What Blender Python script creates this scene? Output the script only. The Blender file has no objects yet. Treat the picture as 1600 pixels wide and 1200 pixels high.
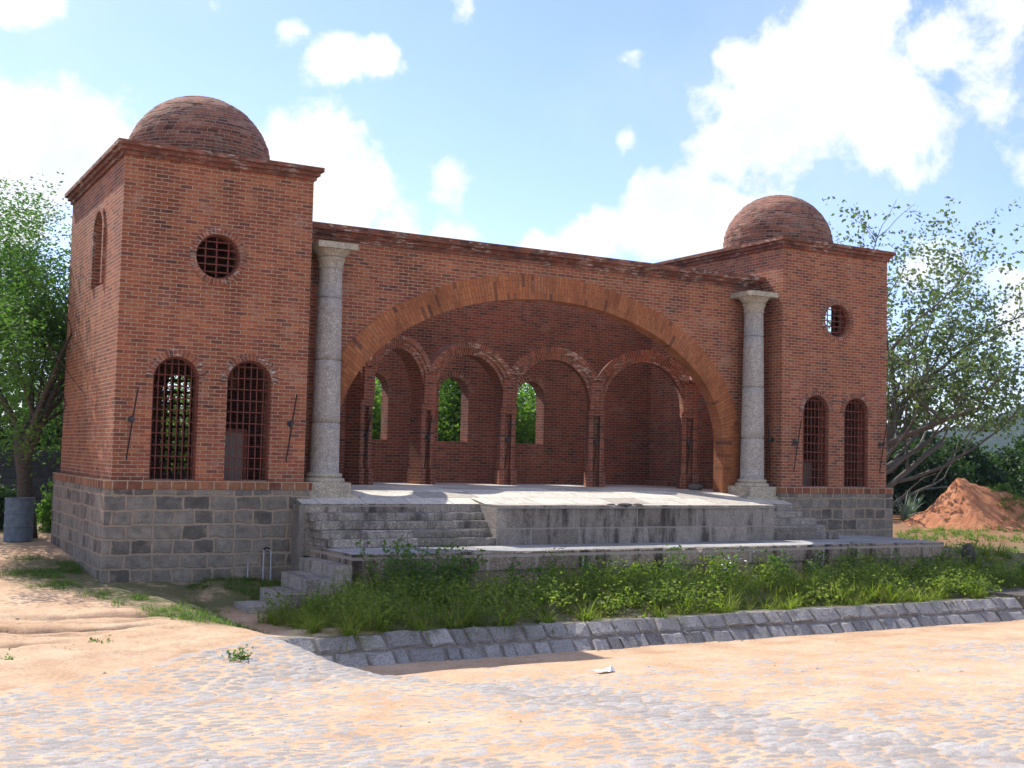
import bpy, math, random
import numpy as np
from mathutils import Vector, Matrix, geometry
random.seed(7); rng = np.random.default_rng(7)
SC = bpy.context.scene
PI = math.pi
# ------------------------------------------------------------------ camera
cam_d = bpy.data.cameras.new("camera"); cam = bpy.data.objects.new("camera", cam_d)
SC.collection.objects.link(cam); SC.camera = cam
cam_d.sensor_width = 36.0; cam_d.lens = 1864.33 / 1600 * 36.0
cam_d.clip_start = 0.1; cam_d.clip_end = 6000
CR = Vector((0.86816699, -0.49569685, 0.02388953)); CU = Vector((-0.0502439, -0.03990299, 0.99793953)); CF = Vector((0.49372222, 0.86757846, 0.0595482))
CP = Vector((-4.3897, -22.0934, 0.61646))
cam.matrix_world = Matrix(((CR.x, CU.x, -CF.x, CP.x), (CR.y, CU.y, -CF.y, CP.y), (CR.z, CU.z, -CF.z, CP.z), (0, 0, 0, 1)))
# ------------------------------------------------------------------ light
SUN_EL, SUN_AZ = math.radians(48), math.radians(-15)     # azimuth from +Y towards +X: the sun is behind the building, a little left
sd = Vector((math.sin(SUN_AZ) * math.cos(SUN_EL), math.cos(SUN_AZ) * math.cos(SUN_EL), math.sin(SUN_EL)))
sl = bpy.data.lights.new("sun", 'SUN'); sun = bpy.data.objects.new("sun", sl); SC.collection.objects.link(sun)
sl.energy = 5.0; sl.angle = math.radians(0.5); sl.color = (1.0, 0.95, 0.86)
sun.rotation_euler = sd.to_track_quat('Z', 'Y').to_euler()
SC.view_settings.view_transform = 'Standard'; SC.view_settings.look = 'None'; SC.view_settings.gamma = 1.0
SC.view_settings.exposure = 0.5
SKY_STRENGTH = 0.11
# ------------------------------------------------------------------ node helpers
class NT:
    def __init__(s, tree): s.t = tree; s.n = tree.nodes; s.l = tree.links
    def node(s, typ, **kw):
        nd = s.n.new(typ)
        for k, v in kw.items(): setattr(nd, k, v)
        return nd
    def put(s, sock, v):
        if isinstance(v, bpy.types.NodeSocket): s.l.new(v, sock)
        elif v is not None:
            if isinstance(v, (tuple, list)) and sock.type == 'RGBA' and len(v) == 3: v = (*v, 1)
            sock.default_value = v
    def math(s, op, a, b=None, c=None, clamp=False):
        nd = s.node('ShaderNodeMath', operation=op, use_clamp=clamp)
        s.put(nd.inputs[0], a)
        if b is not None: s.put(nd.inputs[1], b)
        if c is not None: s.put(nd.inputs[2], c)
        return nd.outputs[0]
    def vmath(s, op, a, b=None, scale=None):
        nd = s.node('ShaderNodeVectorMath', operation=op)
        s.put(nd.inputs[0], a)
        if b is not None: s.put(nd.inputs[1], b)
        if scale is not None: s.put(nd.inputs['Scale'], scale)
        return nd.outputs['Value'] if op in ('DISTANCE', 'LENGTH', 'DOT_PRODUCT') else nd.outputs[0]
    def mix(s, fac, a, b, blend='MIX'):
        nd = s.node('ShaderNodeMix', data_type='RGBA', blend_type=blend)
        s.put(nd.inputs[0], fac); s.put(nd.inputs[6], a); s.put(nd.inputs[7], b)
        return nd.outputs[2]
    def noise(s, vec, scale, detail=4, rough=0.55, dist=0.0, dim='3D'):
        nd = s.node('ShaderNodeTexNoise', noise_dimensions=dim)
        if vec is not None: s.put(nd.inputs['Vector'], vec)
        nd.inputs['Scale'].default_value = scale; nd.inputs['Detail'].default_value = detail
        nd.inputs['Roughness'].default_value = rough; nd.inputs['Distortion'].default_value = dist
        return nd
    def ramp(s, fac, stops, interp='LINEAR'):
        nd = s.node('ShaderNodeValToRGB'); cr = nd.color_ramp; cr.interpolation = interp
        while len(cr.elements) < len(stops): cr.elements.new(0.5)
        for e, (p, c) in zip(cr.elements, stops):
            e.position = p; e.color = (*c, 1) if len(c) == 3 else c
        s.put(nd.inputs[0], fac); return nd.outputs[0]
    def mrange(s, v, a, b, c=0.0, d=1.0, smooth=False):
        nd = s.node('ShaderNodeMapRange'); nd.interpolation_type = 'SMOOTHSTEP' if smooth else 'LINEAR'
        s.put(nd.inputs[0], v)
        for i, x in enumerate((a, b, c, d)): nd.inputs[1 + i].default_value = x
        return nd.outputs[0]
def new_mat(name):
    m = bpy.data.materials.new(name); m.use_nodes = True
    t = NT(m.node_tree); bs = m.node_tree.nodes['Principled BSDF']
    bs.inputs['Roughness'].default_value = 0.9
    bs.inputs['Specular IOR Level'].default_value = 0.25
    return m, t, bs
def bump(t, bs, h, strength=0.5, dist=0.02):
    b = t.node('ShaderNodeBump'); b.inputs['Strength'].default_value = strength; b.inputs['Distance'].default_value = dist
    t.put(b.inputs['Height'], h); t.put(bs.inputs['Normal'], b.outputs[0])
# ------------------------------------------------------------------ sky
w = bpy.data.worlds.new("World"); SC.world = w; w.use_nodes = True
W = NT(w.node_tree); W.n.clear()
sky = W.node('ShaderNodeTexSky', sky_type='NISHITA'); sky.sun_disc = False
sky.sun_elevation = SUN_EL; sky.sun_rotation = SUN_AZ; sky.altitude = 500; sky.air_density = 1.0; sky.dust_density = 0.6; sky.ozone_density = 1.6
tc = W.node('ShaderNodeTexCoord'); dirv = W.vmath('NORMALIZE', tc.outputs['Generated'])
def cdir(d): v = Vector(d).normalized(); return v
def px_dir(px, py): return (CF + CR * ((px - 800) / 1864.33) + CU * ((600 - py) / 1864.33)).normalized()
# cumulus banks: direction seen from the ground (as azimuth/elevation vectors), angular radius, weight
CLOUDS = []
for px, py, r, wt in [(60, 255, 175, 1.0), (150, 210, 100, .9), (-90, 300, 190, 1.0), (40, 5, 70, .8), (20, 15, 60, .5),
                      (520, 100, 62, .85), (590, 92, 52, .8), (515, 125, 40, .6), (500, 265, 105, 1.0), (560, 310, 80, .8), (450, 245, 70, .8), (690, 290, 62, .8), (745, 300, 40, .5),
                      (1010, 355, 85, 1.0), (920, 375, 75, 1.0), (1100, 345, 95, 1.0), (840, 395, 60, .9), (700, 390, 80, .8), (610, 360, 70, .7), (1180, 340, 95, .9),
                      (1300, 100, 150, 1.0), (1200, 195, 140, 1.0), (1130, 230, 80, .9), (1400, 170, 130, .9), (1340, 20, 130, 1.0), (1250, 150, 130, 1.0), (1470, 60, 80, .8), (1480, 260, 70, .4),
                      (1140, 95, 52, .7), (1000, 80, 42, .5), (970, 218, 36, .8), (1590, 62, 36, .6), (1590, 10, 45, .7), (1430, 435, 80, .8), (1590, 480, 80, .7), (730, 15, 42, .5), (450, 45, 36, .55), (1420, 270, 90, .6)]:
    CLOUDS.append((px_dir(px, py), r / 1864.33, wt))
for az, el, r, wt in [(200, 35, .5, 1), (150, 50, .45, .9), (250, 25, .4, .9), (100, 30, .4, .9), (300, 55, .35, .8), (60, 25, .3, .8), (180, 15, .3, .8), (-40, 20, .3, .9), (10, 70, .3, .6)]:  # extra cloud banks outside the view, added for the ambient light they give
    a, e = math.radians(az), math.radians(el)
    CLOUDS.append((Vector((math.sin(a) * math.cos(e), math.cos(a) * math.cos(e), math.sin(e))), r, wt))
wn = W.noise(dirv, 9.0, 4, .6)
wob = W.vmath('SCALE', W.vmath('SUBTRACT', wn.outputs['Color'], (0.5, 0.5, 0.5)), scale=0.05)
dw = W.vmath('ADD', dirv, wob)
acc = None
for d, r, wt in CLOUDS:
    dist = W.vmath('DISTANCE', dw, tuple(d))
    m = W.mrange(dist, 0.0, r * 1.25, wt, 0.0)
    acc = m if acc is None else W.math('SMOOTH_MAX', acc, m, 0.12)
n1 = W.noise(dirv, 16.0, 9, .62, .2); n2 = W.noise(dirv, 5.0, 5, .55)
dens = W.math('ADD', acc, W.math('MULTIPLY', W.math('SUBTRACT', n1.outputs['Fac'], 0.5), 1.5))
mask = W.mrange(dens, 0.30, 0.62, 0, 1, True)
veil = W.math('MULTIPLY', W.mrange(n2.outputs['Fac'], 0.42, 0.75, 0, 1, True), 0.16)
mask2 = W.math('MAXIMUM', mask, veil)
shade = W.mrange(W.noise(W.vmath('ADD', dirv, (0.02, 0, 0.05)), 7.0, 5, .6).outputs['Fac'], 0.42, 0.70, 1.0, 0.80, True)
cl = W.vmath('SCALE', (7.6, 7.9, 8.3), scale=shade)
skyb = W.mix(1.0, sky.outputs[0], (1.30, 1.27, 1.70), 'MULTIPLY')
skyc = W.mix(mask2, skyb, cl)
bg = W.node('ShaderNodeBackground'); W.put(bg.inputs[0], skyc); bg.inputs[1].default_value = SKY_STRENGTH
wo = W.node('ShaderNodeOutputWorld'); W.l.new(bg.outputs[0], wo.inputs[0])
# ------------------------------------------------------------------ materials
def obj_pos(t): return t.node('ShaderNodeNewGeometry').outputs['Position']
def brick_mat(name, bw=0.225, bh=0.0712, mortar=0.0085, stops=None, mort=(0.45, 0.335, 0.235), off=0.5, wear=1.0, bstr=0.9, squash=1.0, lime=0.0):
    m, t, bs = new_mat(name)
    uv = t.node('ShaderNodeUVMap').outputs[0]; pos = obj_pos(t)
    nd = t.noise(pos, 7.0, 3); wob = t.vmath('SCALE', t.vmath('SUBTRACT', nd.outputs['Color'], (.5, .5, .5)), scale=0.018)
    v = t.vmath('ADD', uv, wob)
    def bt(c1, c2, mo):
        b = t.node('ShaderNodeTexBrick'); b.offset = off; b.squash = squash
        t.put(b.inputs['Vector'], v); t.put(b.inputs['Color1'], c1); t.put(b.inputs['Color2'], c2); t.put(b.inputs['Mortar'], mo)
        b.inputs['Scale'].default_value = 1; b.inputs['Mortar Size'].default_value = mortar; b.inputs['Mortar Smooth'].default_value = 0.25
        b.inputs['Brick Width'].default_value = bw; b.inputs['Row Height'].default_value = bh
        return b
    b = bt((0, 0, 0), (1, 1, 1), (0.5, 0.5, 0.5))
    stops = stops or [(0.0, (.14, .06, .044)), (0.05, (.175, .066, .044)), (0.10, (.23, .074, .044)), (0.45, (.285, .087, .046)), (0.7, (.335, .108, .052)), (0.9, (.375, .138, .064)), (1.0, (.29, .11, .065))]
    col = t.ramp(b.outputs['Color'], stops)
    fine = t.noise(pos, 30.0, 4, .65).outputs['Fac']
    col = t.mix(1.0, col, t.ramp(fine, [(0.25, (.62, .62, .62)), (0.75, (1.32, 1.28, 1.25))]), 'MULTIPLY')
    big = t.noise(pos, 0.9, 5, .6).outputs['Fac']
    col = t.mix(1.0, col, t.ramp(big, [(0.3, (.72, .69, .68)), (0.5, (1.0, 1.0, 1.0)), (0.7, (1.2, 1.17, 1.12))]), 'MULTIPLY')
    wear *= 1.25
    # pale lime bloom in patches, brown dirt elsewhere
    bloom = t.math('MULTIPLY', t.mrange(t.noise(pos, 1.7, 6, .7).outputs['Fac'], .52, .72, 0, .46 * wear, True), t.mrange(fine, .35, .7, 0.2, 1))
    col = t.mix(bloom, col, (.40, .30, .23))
    dirt = t.mrange(t.noise(pos, 2.6, 5, .65).outputs['Fac'], .55, .75, 0, .45 * wear, True)
    col = t.mix(dirt, col, (.13, .065, .042))
    sm = t.node('ShaderNodeMapping'); sm.inputs['Scale'].default_value = (2.6, 2.6, .32); t.put(sm.inputs[0], pos)
    streak = t.noise(sm.outputs[0], 1.0, 6, .68).outputs['Fac']
    col = t.mix(1.0, col, t.ramp(streak, [(.32, (.66, .64, .63)), (.5, (1, 1, 1)), (.7, (1.14, 1.10, 1.06))]), 'MULTIPLY')
    mcol = t.mix(t.noise(pos, 3.0, 4).outputs['Fac'], tuple(x * .62 for x in mort), tuple(x * 1.2 for x in mort))
    mfac = t.math('MULTIPLY', b.outputs['Fac'], t.mrange(t.noise(pos, 14, 3).outputs['Fac'], .3, .6, .55, 1.0))
    col = t.mix(mfac, col, mcol)
    if lime:
        lm = t.node('ShaderNodeMapping'); lm.inputs['Scale'].default_value = (5, 5, 26); t.put(lm.inputs[0], pos)
        col = t.mix(t.math('MULTIPLY', t.mrange(t.noise(lm.outputs[0], 1.0, 4, .7).outputs['Fac'], .53, .61, 0, lime, True), t.mrange(t.noise(pos, 1.3, 4).outputs['Fac'], .44, .56, 0.05, 1)), col, (.72, .65, .56))
    t.put(bs.inputs['Base Color'], col)
    h = t.math('ADD', t.math('MULTIPLY', b.outputs['Fac'], -1.0), t.math('ADD', t.math('MULTIPLY', fine, 0.5), t.math('MULTIPLY', b.outputs['Color'], 0.35)))
    bump(t, bs, h, bstr, 0.015)
    return m
M = {}
M['brick'] = brick_mat('brick')
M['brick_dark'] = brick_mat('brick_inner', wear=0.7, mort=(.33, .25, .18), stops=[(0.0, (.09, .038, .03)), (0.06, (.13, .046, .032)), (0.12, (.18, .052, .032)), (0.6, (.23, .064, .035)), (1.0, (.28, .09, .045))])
M['voussoir'] = brick_mat('voussoir_brick', bw=0.3, bh=0.066, mortar=0.007, off=0.0, mort=(.38, .27, .19), lime=.5, stops=[(0, (.11, .05, .036)), (.12, (.17, .06, .038)), (.5, (.24, .075, .04)), (1, (.31, .11, .055))])
M['big_arch'] = brick_mat('arch_brick', bw=.285, bh=0.078, mortar=0.0075, off=0.5, mort=(.20, .095, .055), wear=0.4,
                          stops=[(0.0, (.13, .06, .04)), (0.04, (.20, .078, .042)), (0.08, (.32, .112, .048)), (0.5, (.355, .13, .053)), (1.0, (.395, .155, .066))])
M['sill_brick'] = brick_mat('sill_brick', bw=0.26, bh=0.16, mortar=0.014, off=0.0, stops=[(0.0, (.14, .06, .04)), (0.3, (.22, .07, .04)), (0.6, (.25, .12, .06)), (1.0, (.30, .12, .06))])
M['cornice'] = brick_mat('cornice_brick', bw=0.235, bh=0.083, mortar=0.006, wear=1.5, lime=.55, mort=(.20, .12, .085), stops=[(0, (.10, .045, .035)), (.5, (.20, .066, .04)), (1, (.25, .09, .055))])
M['dome'] = brick_mat('dome_brick', bw=0.22, bh=0.075, mortar=0.009, wear=1.3, mort=(.36, .28, .22), bstr=1.2,
                      stops=[(0.0, (.10, .05, .042)), (0.12, (.16, .065, .047)), (0.5, (.25, .095, .06)), (0.8, (.31, .13, .08)), (1.0, (.34, .2, .14))])
def block_mat(name, bw, bh, mortar, stone, mort, off=0.5, wob=0.10):
    m, t, bs = new_mat(name)
    uv = t.node('ShaderNodeUVMap').outputs[0]; pos = obj_pos(t)
    nd = t.noise(pos, 2.2, 3); w1 = t.vmath('SCALE', t.vmath('SUBTRACT', nd.outputs['Color'], (.5, .5, .5)), scale=wob)
    n3 = t.noise(pos, 11, 3); w2 = t.vmath('SCALE', t.vmath('SUBTRACT', n3.outputs['Color'], (.5, .5, .5)), scale=0.06)
    v = t.vmath('ADD', t.vmath('ADD', uv, w1), w2)
    b = t.node('ShaderNodeTexBrick'); b.offset = off; b.squash = 1.35; b.squash_frequency = 2; b.offset_frequency = 2
    t.put(b.inputs['Vector'], v); t.put(b.inputs['Color1'], (0, 0, 0)); t.put(b.inputs['Color2'], (1, 1, 1)); t.put(b.inputs['Mortar'], (.5, .5, .5))
    b.inputs['Scale'].default_value = 1; b.inputs['Mortar Size'].default_value = mortar; b.inputs['Mortar Smooth'].default_value = 0.5
    b.inputs['Brick Width'].default_value = bw; b.inputs['Row Height'].default_value = bh
    col = t.ramp(b.outputs['Color'], stone)
    f = t.noise(pos, 42, 4, .7).outputs['Fac']; g = t.noise(pos, 6, 5, .6).outputs['Fac']
    col = t.mix(1.0, col, t.ramp(f, [(.3, (.55, .55, .55)), (.6, (1.05, 1.05, 1.05)), (.78, (1.7, 1.7, 1.7))]), 'MULTIPLY')
    col = t.mix(1.0, col, t.ramp(g, [(.3, (.7, .7, .7)), (.7, (1.25, 1.22, 1.2))]), 'MULTIPLY')
    mc = t.mix(g, tuple(x * .7 for x in mort), tuple(x * 1.3 for x in mort))
    mf = t.mrange(b.outputs['Fac'], 0.15, 0.75, 0, 1)
    smear = t.mrange(t.noise(pos, 3.2, 6, .72).outputs['Fac'], .47, .68, 0, .55, True)
    col = t.mix(t.math('MAXIMUM', t.math('MULTIPLY', mf, .95), smear), col, mc)
    t.put(bs.inputs['Base Color'], col)
    h = t.math('ADD', t.math('MULTIPLY', mf, -1.0), t.math('ADD', t.math('MULTIPLY', f, .35), t.math('MULTIPLY', g, 1.2)))
    bump(t, bs, h, 0.9, 0.03)
    return m
M['plinth'] = block_mat('plinth_stone', 0.37, 0.265, 0.03, [(0, (.11, .10, .087)), (.3, (.195, .174, .148)), (.7, (.265, .236, .20)), (1, (.145, .134, .12))], (.31, .24, .175), wob=.11)
M['canal'] = block_mat('canal_stone', 0.42, 0.25, 0.022, [(0, (.16, .16, .17)), (.4, (.24, .24, .25)), (.8, (.32, .30, .30)), (1, (.20, .20, .22))], (.11, .085, .07), wob=.07)
def granite_mat(name, base, speck=1.0, dirt=0.5, joints=None, stain=(.05, .042, .036), light=(.55, .53, .5)):
    m, t, bs = new_mat(name)
    pos = obj_pos(t); f = t.noise(pos, 55, 3, .7).outputs['Fac']; g = t.noise(pos, 2.0, 6, .65).outputs['Fac']; k = t.noise(pos, 9, 5, .65).outputs['Fac']
    col = t.mix(1.0, base, t.ramp(f, [(.33, (.45, .45, .45)), (.45, (.9, .9, .9)), (.58, (1.1, 1.1, 1.1)), (.66, (1 + 1.3 * speck,) * 3)]), 'MULTIPLY')
    col = t.mix(1.0, col, t.ramp(k, [(.3, (.78, .78, .78)), (.7, (1.18, 1.17, 1.15))]), 'MULTIPLY')
    vs = t.node('ShaderNodeMapping'); vs.inputs['Scale'].default_value = (1.6, 1.6, 0.35); t.put(vs.inputs[0], pos)
    st = t.noise(vs.outputs[0], 1.6, 6, .7).outputs['Fac']
    col = t.mix(t.mrange(st, .48, .66, 0, dirt, True), col, stain)
    h = t.math('ADD', t.math('MULTIPLY', f, .6), t.math('MULTIPLY', k, 1.0))
    if joints:
        uv = t.node('ShaderNodeUVMap').outputs[0]
        b = t.node('ShaderNodeTexBrick'); b.offset = .37; b.squash = 1.4; t.put(b.inputs['Vector'], t.vmath('ADD', uv, t.vmath('SCALE', t.noise(pos, 3, 3).outputs['Color'], scale=.03)))
        t.put(b.inputs['Color1'], (0, 0, 0)); t.put(b.inputs['Color2'], (1, 1, 1))
        b.inputs['Scale'].default_value = 1; b.inputs['Mortar Size'].default_value = joints[2]; b.inputs['Mortar Smooth'].default_value = .3
        b.inputs['Brick Width'].default_value = joints[0]; b.inputs['Row Height'].default_value = joints[1]
        col = t.mix(1.0, col, t.ramp(b.outputs['Color'], [(0, (.72, .70, .68)), (.5, (1, 1, 1)), (1, (1.25, 1.22, 1.18))]), 'MULTIPLY')
        col = t.mix(t.math('MULTIPLY', b.outputs['Fac'], .75), col, joints[3])
        h = t.math('ADD', h, t.math('MULTIPLY', b.outputs['Fac'], -1.2))
    t.put(bs.inputs['Base Color'], col); bump(t, bs, h, .6, .012)
    return m
M['column'] = granite_mat('column_granite', (.36, .325, .29), 1.0, .38, None, (.16, .14, .12))
M['capital'] = granite_mat('capital_granite', (.40, .35, .275), 0.8, .3, None, (.14, .12, .10))
M['stage_face'] = granite_mat('stage_granite', (.26, .23, .20), 1.4, .9, (1.15, .42, .02, (.30, .27, .235)))
M['terrace_face'] = granite_mat('terrace_granite', (.28, .22, .17), 1.4, .97, (1.05, .62, .034, (.42, .36, .30)), (.042, .030, .024))
M['floor'] = granite_mat('stage_pavement', (.56, .52, .45), .3, .25, (.95, .7, .014, (.25, .23, .2)), (.22, .2, .175))
M['terrace_top'] = granite_mat('terrace_pavement', (.34, .335, .33), .5, .3, (1.3, .9, .014, (.2, .19, .18)), (.14, .13, .12))
M['step'] = granite_mat('step_granite', (.25, .225, .195), 1.5, .85, (1.5, .9, .012, (.24, .22, .2)))
M['step_low'] = granite_mat('low_step_granite', (.30, .27, .235), 1.0, .55, (.6, .9, .02, (.36, .32, .27)), (.11, .095, .08))
M['render'] = granite_mat('render_mortar', (.22, .195, .165), .3, .45, None, (.12, .105, .09))
def plain(name, col, rough=.7, metal=0.0, var=.25, scale=20):
    m, t, bs = new_mat(name); pos = obj_pos(t)
    n = t.noise(pos, scale, 4, .6).outputs['Fac']
    c = t.mix(1.0, col, t.ramp(n, [(.3, (1 - var,) * 3), (.7, (1 + var,) * 3)]), 'MULTIPLY')
    t.put(bs.inputs['Base Color'], c); bs.inputs['Roughness'].default_value = rough; bs.inputs['Metallic'].default_value = metal
    bump(t, bs, n, .25, .004); return m
M['grille'] = plain('oxide_red_iron', (.16, .045, .032), .6)
M['iron'] = plain('black_iron', (.035, .022, .02), .55, .3)
M['plate'] = plain('grey_iron_plate', (.06, .058, .055), .6, .2)
M['board'] = plain('grey_board', (.20, .17, .15), .8)
M['pipe'] = plain('galvanised_pipe', (.40, .43, .46), .5, .3)
M['drum'] = plain('blue_grey_paint', (.10, .135, .17), .55, 0, .3, 9)
M['paper'] = plain('white_paper', (.8, .8, .8), .8)
M['rubble'] = plain('rubble_stone', (.12, .105, .09), .9)
M['rock'] = plain('dark_rock', (.09, .075, .068), .9, 0, .4, 12)
M['bark'] = plain('grey_bark', (.075, .058, .046), .95, 0, .45, 22)
M['bark_pale'] = plain('pale_bark', (.135, .118, .10), .95, 0, .4, 22)
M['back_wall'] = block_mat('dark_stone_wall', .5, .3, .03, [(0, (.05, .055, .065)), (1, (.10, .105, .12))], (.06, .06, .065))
def leaf_mat(name, c1, c2, trans=.45):
    m, t, bs = new_mat(name); pos = obj_pos(t)
    oi = t.node('ShaderNodeNewGeometry').outputs['Random Per Island']
    c = t.mix(oi, c1, c2)
    c = t.mix(1.0, c, t.ramp(t.noise(pos, 1.1, 4).outputs['Fac'], [(.3, (.72, .75, .7)), (.7, (1.25, 1.2, 1.1))]), 'MULTIPLY')
    t.put(bs.inputs['Base Color'], c); bs.inputs['Roughness'].default_value = .55
    tr = t.node('ShaderNodeBsdfTranslucent'); t.put(tr.inputs[0], t.mix(1.0, c, (1.25, 1.5, .6), 'MULTIPLY'))
    mx = t.node('ShaderNodeMixShader'); mx.inputs[0].default_value = trans
    t.l.new(bs.outputs[0], mx.inputs[1]); t.l.new(tr.outputs[0], mx.inputs[2])
    t.l.new(mx.outputs[0], m.node_tree.nodes['Material Output'].inputs[0]); return m
M['leaf_feather'] = leaf_mat('feathery_leaf', (.055, .12, .03), (.10, .19, .05), .5)
M['leaf_open'] = leaf_mat('small_round_leaf', (.085, .125, .055), (.17, .21, .11), .4)
M['leaf_dark'] = leaf_mat('dark_leaf', (.022, .05, .018), (.05, .09, .028), .35)
M['leaf_bright'] = leaf_mat('bright_leaf', (.09, .17, .04), (.17, .27, .07), .6)
M['grass_bed'] = leaf_mat('tufted_grass', (.10, .15, .022), (.24, .27, .055), .55)
M['grass_dry'] = leaf_mat('dry_grass', (.16, .12, .05), (.26, .20, .09), .35)
M['grass_short'] = leaf_mat('short_grass', (.075, .145, .025), (.16, .23, .055), .5)
M['weed'] = leaf_mat('weed_leaf', (.06, .125, .03), (.14, .22, .06), .5)
M['agave'] = leaf_mat('pale_agave_leaf', (.14, .20, .17), (.26, .32, .28), .15)
# ground
def sand_nodes(t, pos):
    a = t.noise(pos, 1.3, 6, .6).outputs['Fac']; b = t.noise(pos, 18, 5, .7).outputs['Fac']; c = t.noise(pos, 70, 3, .7).outputs['Fac']
    col = t.ramp(a, [(.3, (.43, .275, .165)), (.5, (.52, .355, .225)), (.7, (.58, .425, .29))])
    col = t.mix(1.0, col, t.ramp(b, [(.3, (.80, .78, .76)), (.7, (1.15, 1.14, 1.12))]), 'MULTIPLY')
    col = t.mix(1.0, col, t.ramp(c, [(.3, (.85, .85, .85)), (.7, (1.12, 1.12, 1.12))]), 'MULTIPLY')
    return col, t.math('ADD', t.math('MULTIPLY', b, .7), t.math('MULTIPLY', c, .35))
m, t, bs = new_mat('sandy_earth'); pos = obj_pos(t)
sc_, sh_ = sand_nodes(t, pos)
ga = t.node('ShaderNodeAttribute'); ga.attribute_name = 'veg'
rp = t.math('MULTIPLY', t.mrange(t.noise(pos, .8, 7, .68).outputs['Fac'], .48, .64, 0, 1, True), .7)
sc_ = t.mix(rp, sc_, t.mix(t.noise(pos, 9, 5, .7).outputs['Fac'], (.30, .165, .095), (.50, .31, .19)))
gm = t.math('MULTIPLY', ga.outputs['Fac'], t.mrange(t.noise(pos, 2.2, 6, .7).outputs['Fac'], .26, .50, 0, 1, True))
sc_ = t.mix(gm, sc_, t.mix(t.noise(pos, 12, 4).outputs['Fac'], (.075, .085, .03), (.15, .14, .06)))
ra = t.node('ShaderNodeAttribute'); ra.attribute_name = 'red'
sc_ = t.mix(ra.outputs['Fac'], sc_, t.mix(t.noise(pos, 6, 5).outputs['Fac'], (.20, .085, .04), (.36, .17, .085)))
t.put(bs.inputs['Base Color'], sc_); bump(t, bs, sh_, .6, .03); M['earth'] = m
m, t, bs = new_mat('cobbles_in_sand'); pos = obj_pos(t)
sc_, sh_ = sand_nodes(t, pos)
sa = t.node('ShaderNodeAttribute'); sa.attribute_name = 'stone'; ta = t.node('ShaderNodeAttribute'); ta.attribute_name = 'tone'
k = t.noise(pos, 25, 5, .7).outputs['Fac']; k2 = t.noise(pos, 85, 3, .7).outputs['Fac']
stc = t.ramp(ta.outputs['Fac'], [(0, (.20, .195, .19)), (.5, (.285, .278, .27)), (1, (.38, .37, .355))])
stc = t.mix(1.0, stc, t.ramp(k, [(.3, (.75, .75, .75)), (.7, (1.2, 1.2, 1.2))]), 'MULTIPLY')
stc = t.mix(.16, stc, (.50, .37, .26))
stc = t.mix(1.0, stc, t.ramp(k2, [(.3, (.8, .8, .8)), (.7, (1.2, 1.2, 1.2))]), 'MULTIPLY')
sf = t.mrange(t.math('ADD', sa.outputs['Fac'], t.math('MULTIPLY', t.math('SUBTRACT', k, .5), 2.2)), .40, .64, 0, 1, True)
t.put(bs.inputs['Base Color'], t.mix(sf, sc_, stc)); bump(t, bs, t.math('ADD', sh_, k), .5, .02); M['cobble'] = m
m, t, bs = new_mat('bed_soil'); pos = obj_pos(t)
t.put(bs.inputs['Base Color'], t.ramp(t.noise(pos, 5, 6, .7).outputs['Fac'], [(.3, (.06, .055, .025)), (.6, (.12, .09, .05)), (.75, (.2, .13, .08))])); M['soil'] = m
m, t, bs = new_mat('red_clay'); pos = obj_pos(t)
vs = t.node('ShaderNodeMapping'); vs.inputs['Scale'].default_value = (1, 1, .3); t.put(vs.inputs[0], pos)
nn = t.noise(vs.outputs[0], 3.5, 8, .7).outputs['Fac']
t.put(bs.inputs['Base Color'], t.ramp(nn, [(.25, (.26, .095, .042)), (.5, (.42, .17, .08)), (.75, (.52, .27, .14))])); bump(t, bs, nn, 1.0, .12); M['clay'] = m
m, t, bs = new_mat('wooded_hill'); pos = obj_pos(t)
nn = t.noise(pos, .045, 10, .75).outputs['Fac']
t.put(bs.inputs['Base Color'], t.ramp(nn, [(.35, (.008, .020, .010)), (.65, (.035, .055, .024))])); bump(t, bs, nn, 1.0, 6.0); M['hill'] = m
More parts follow.
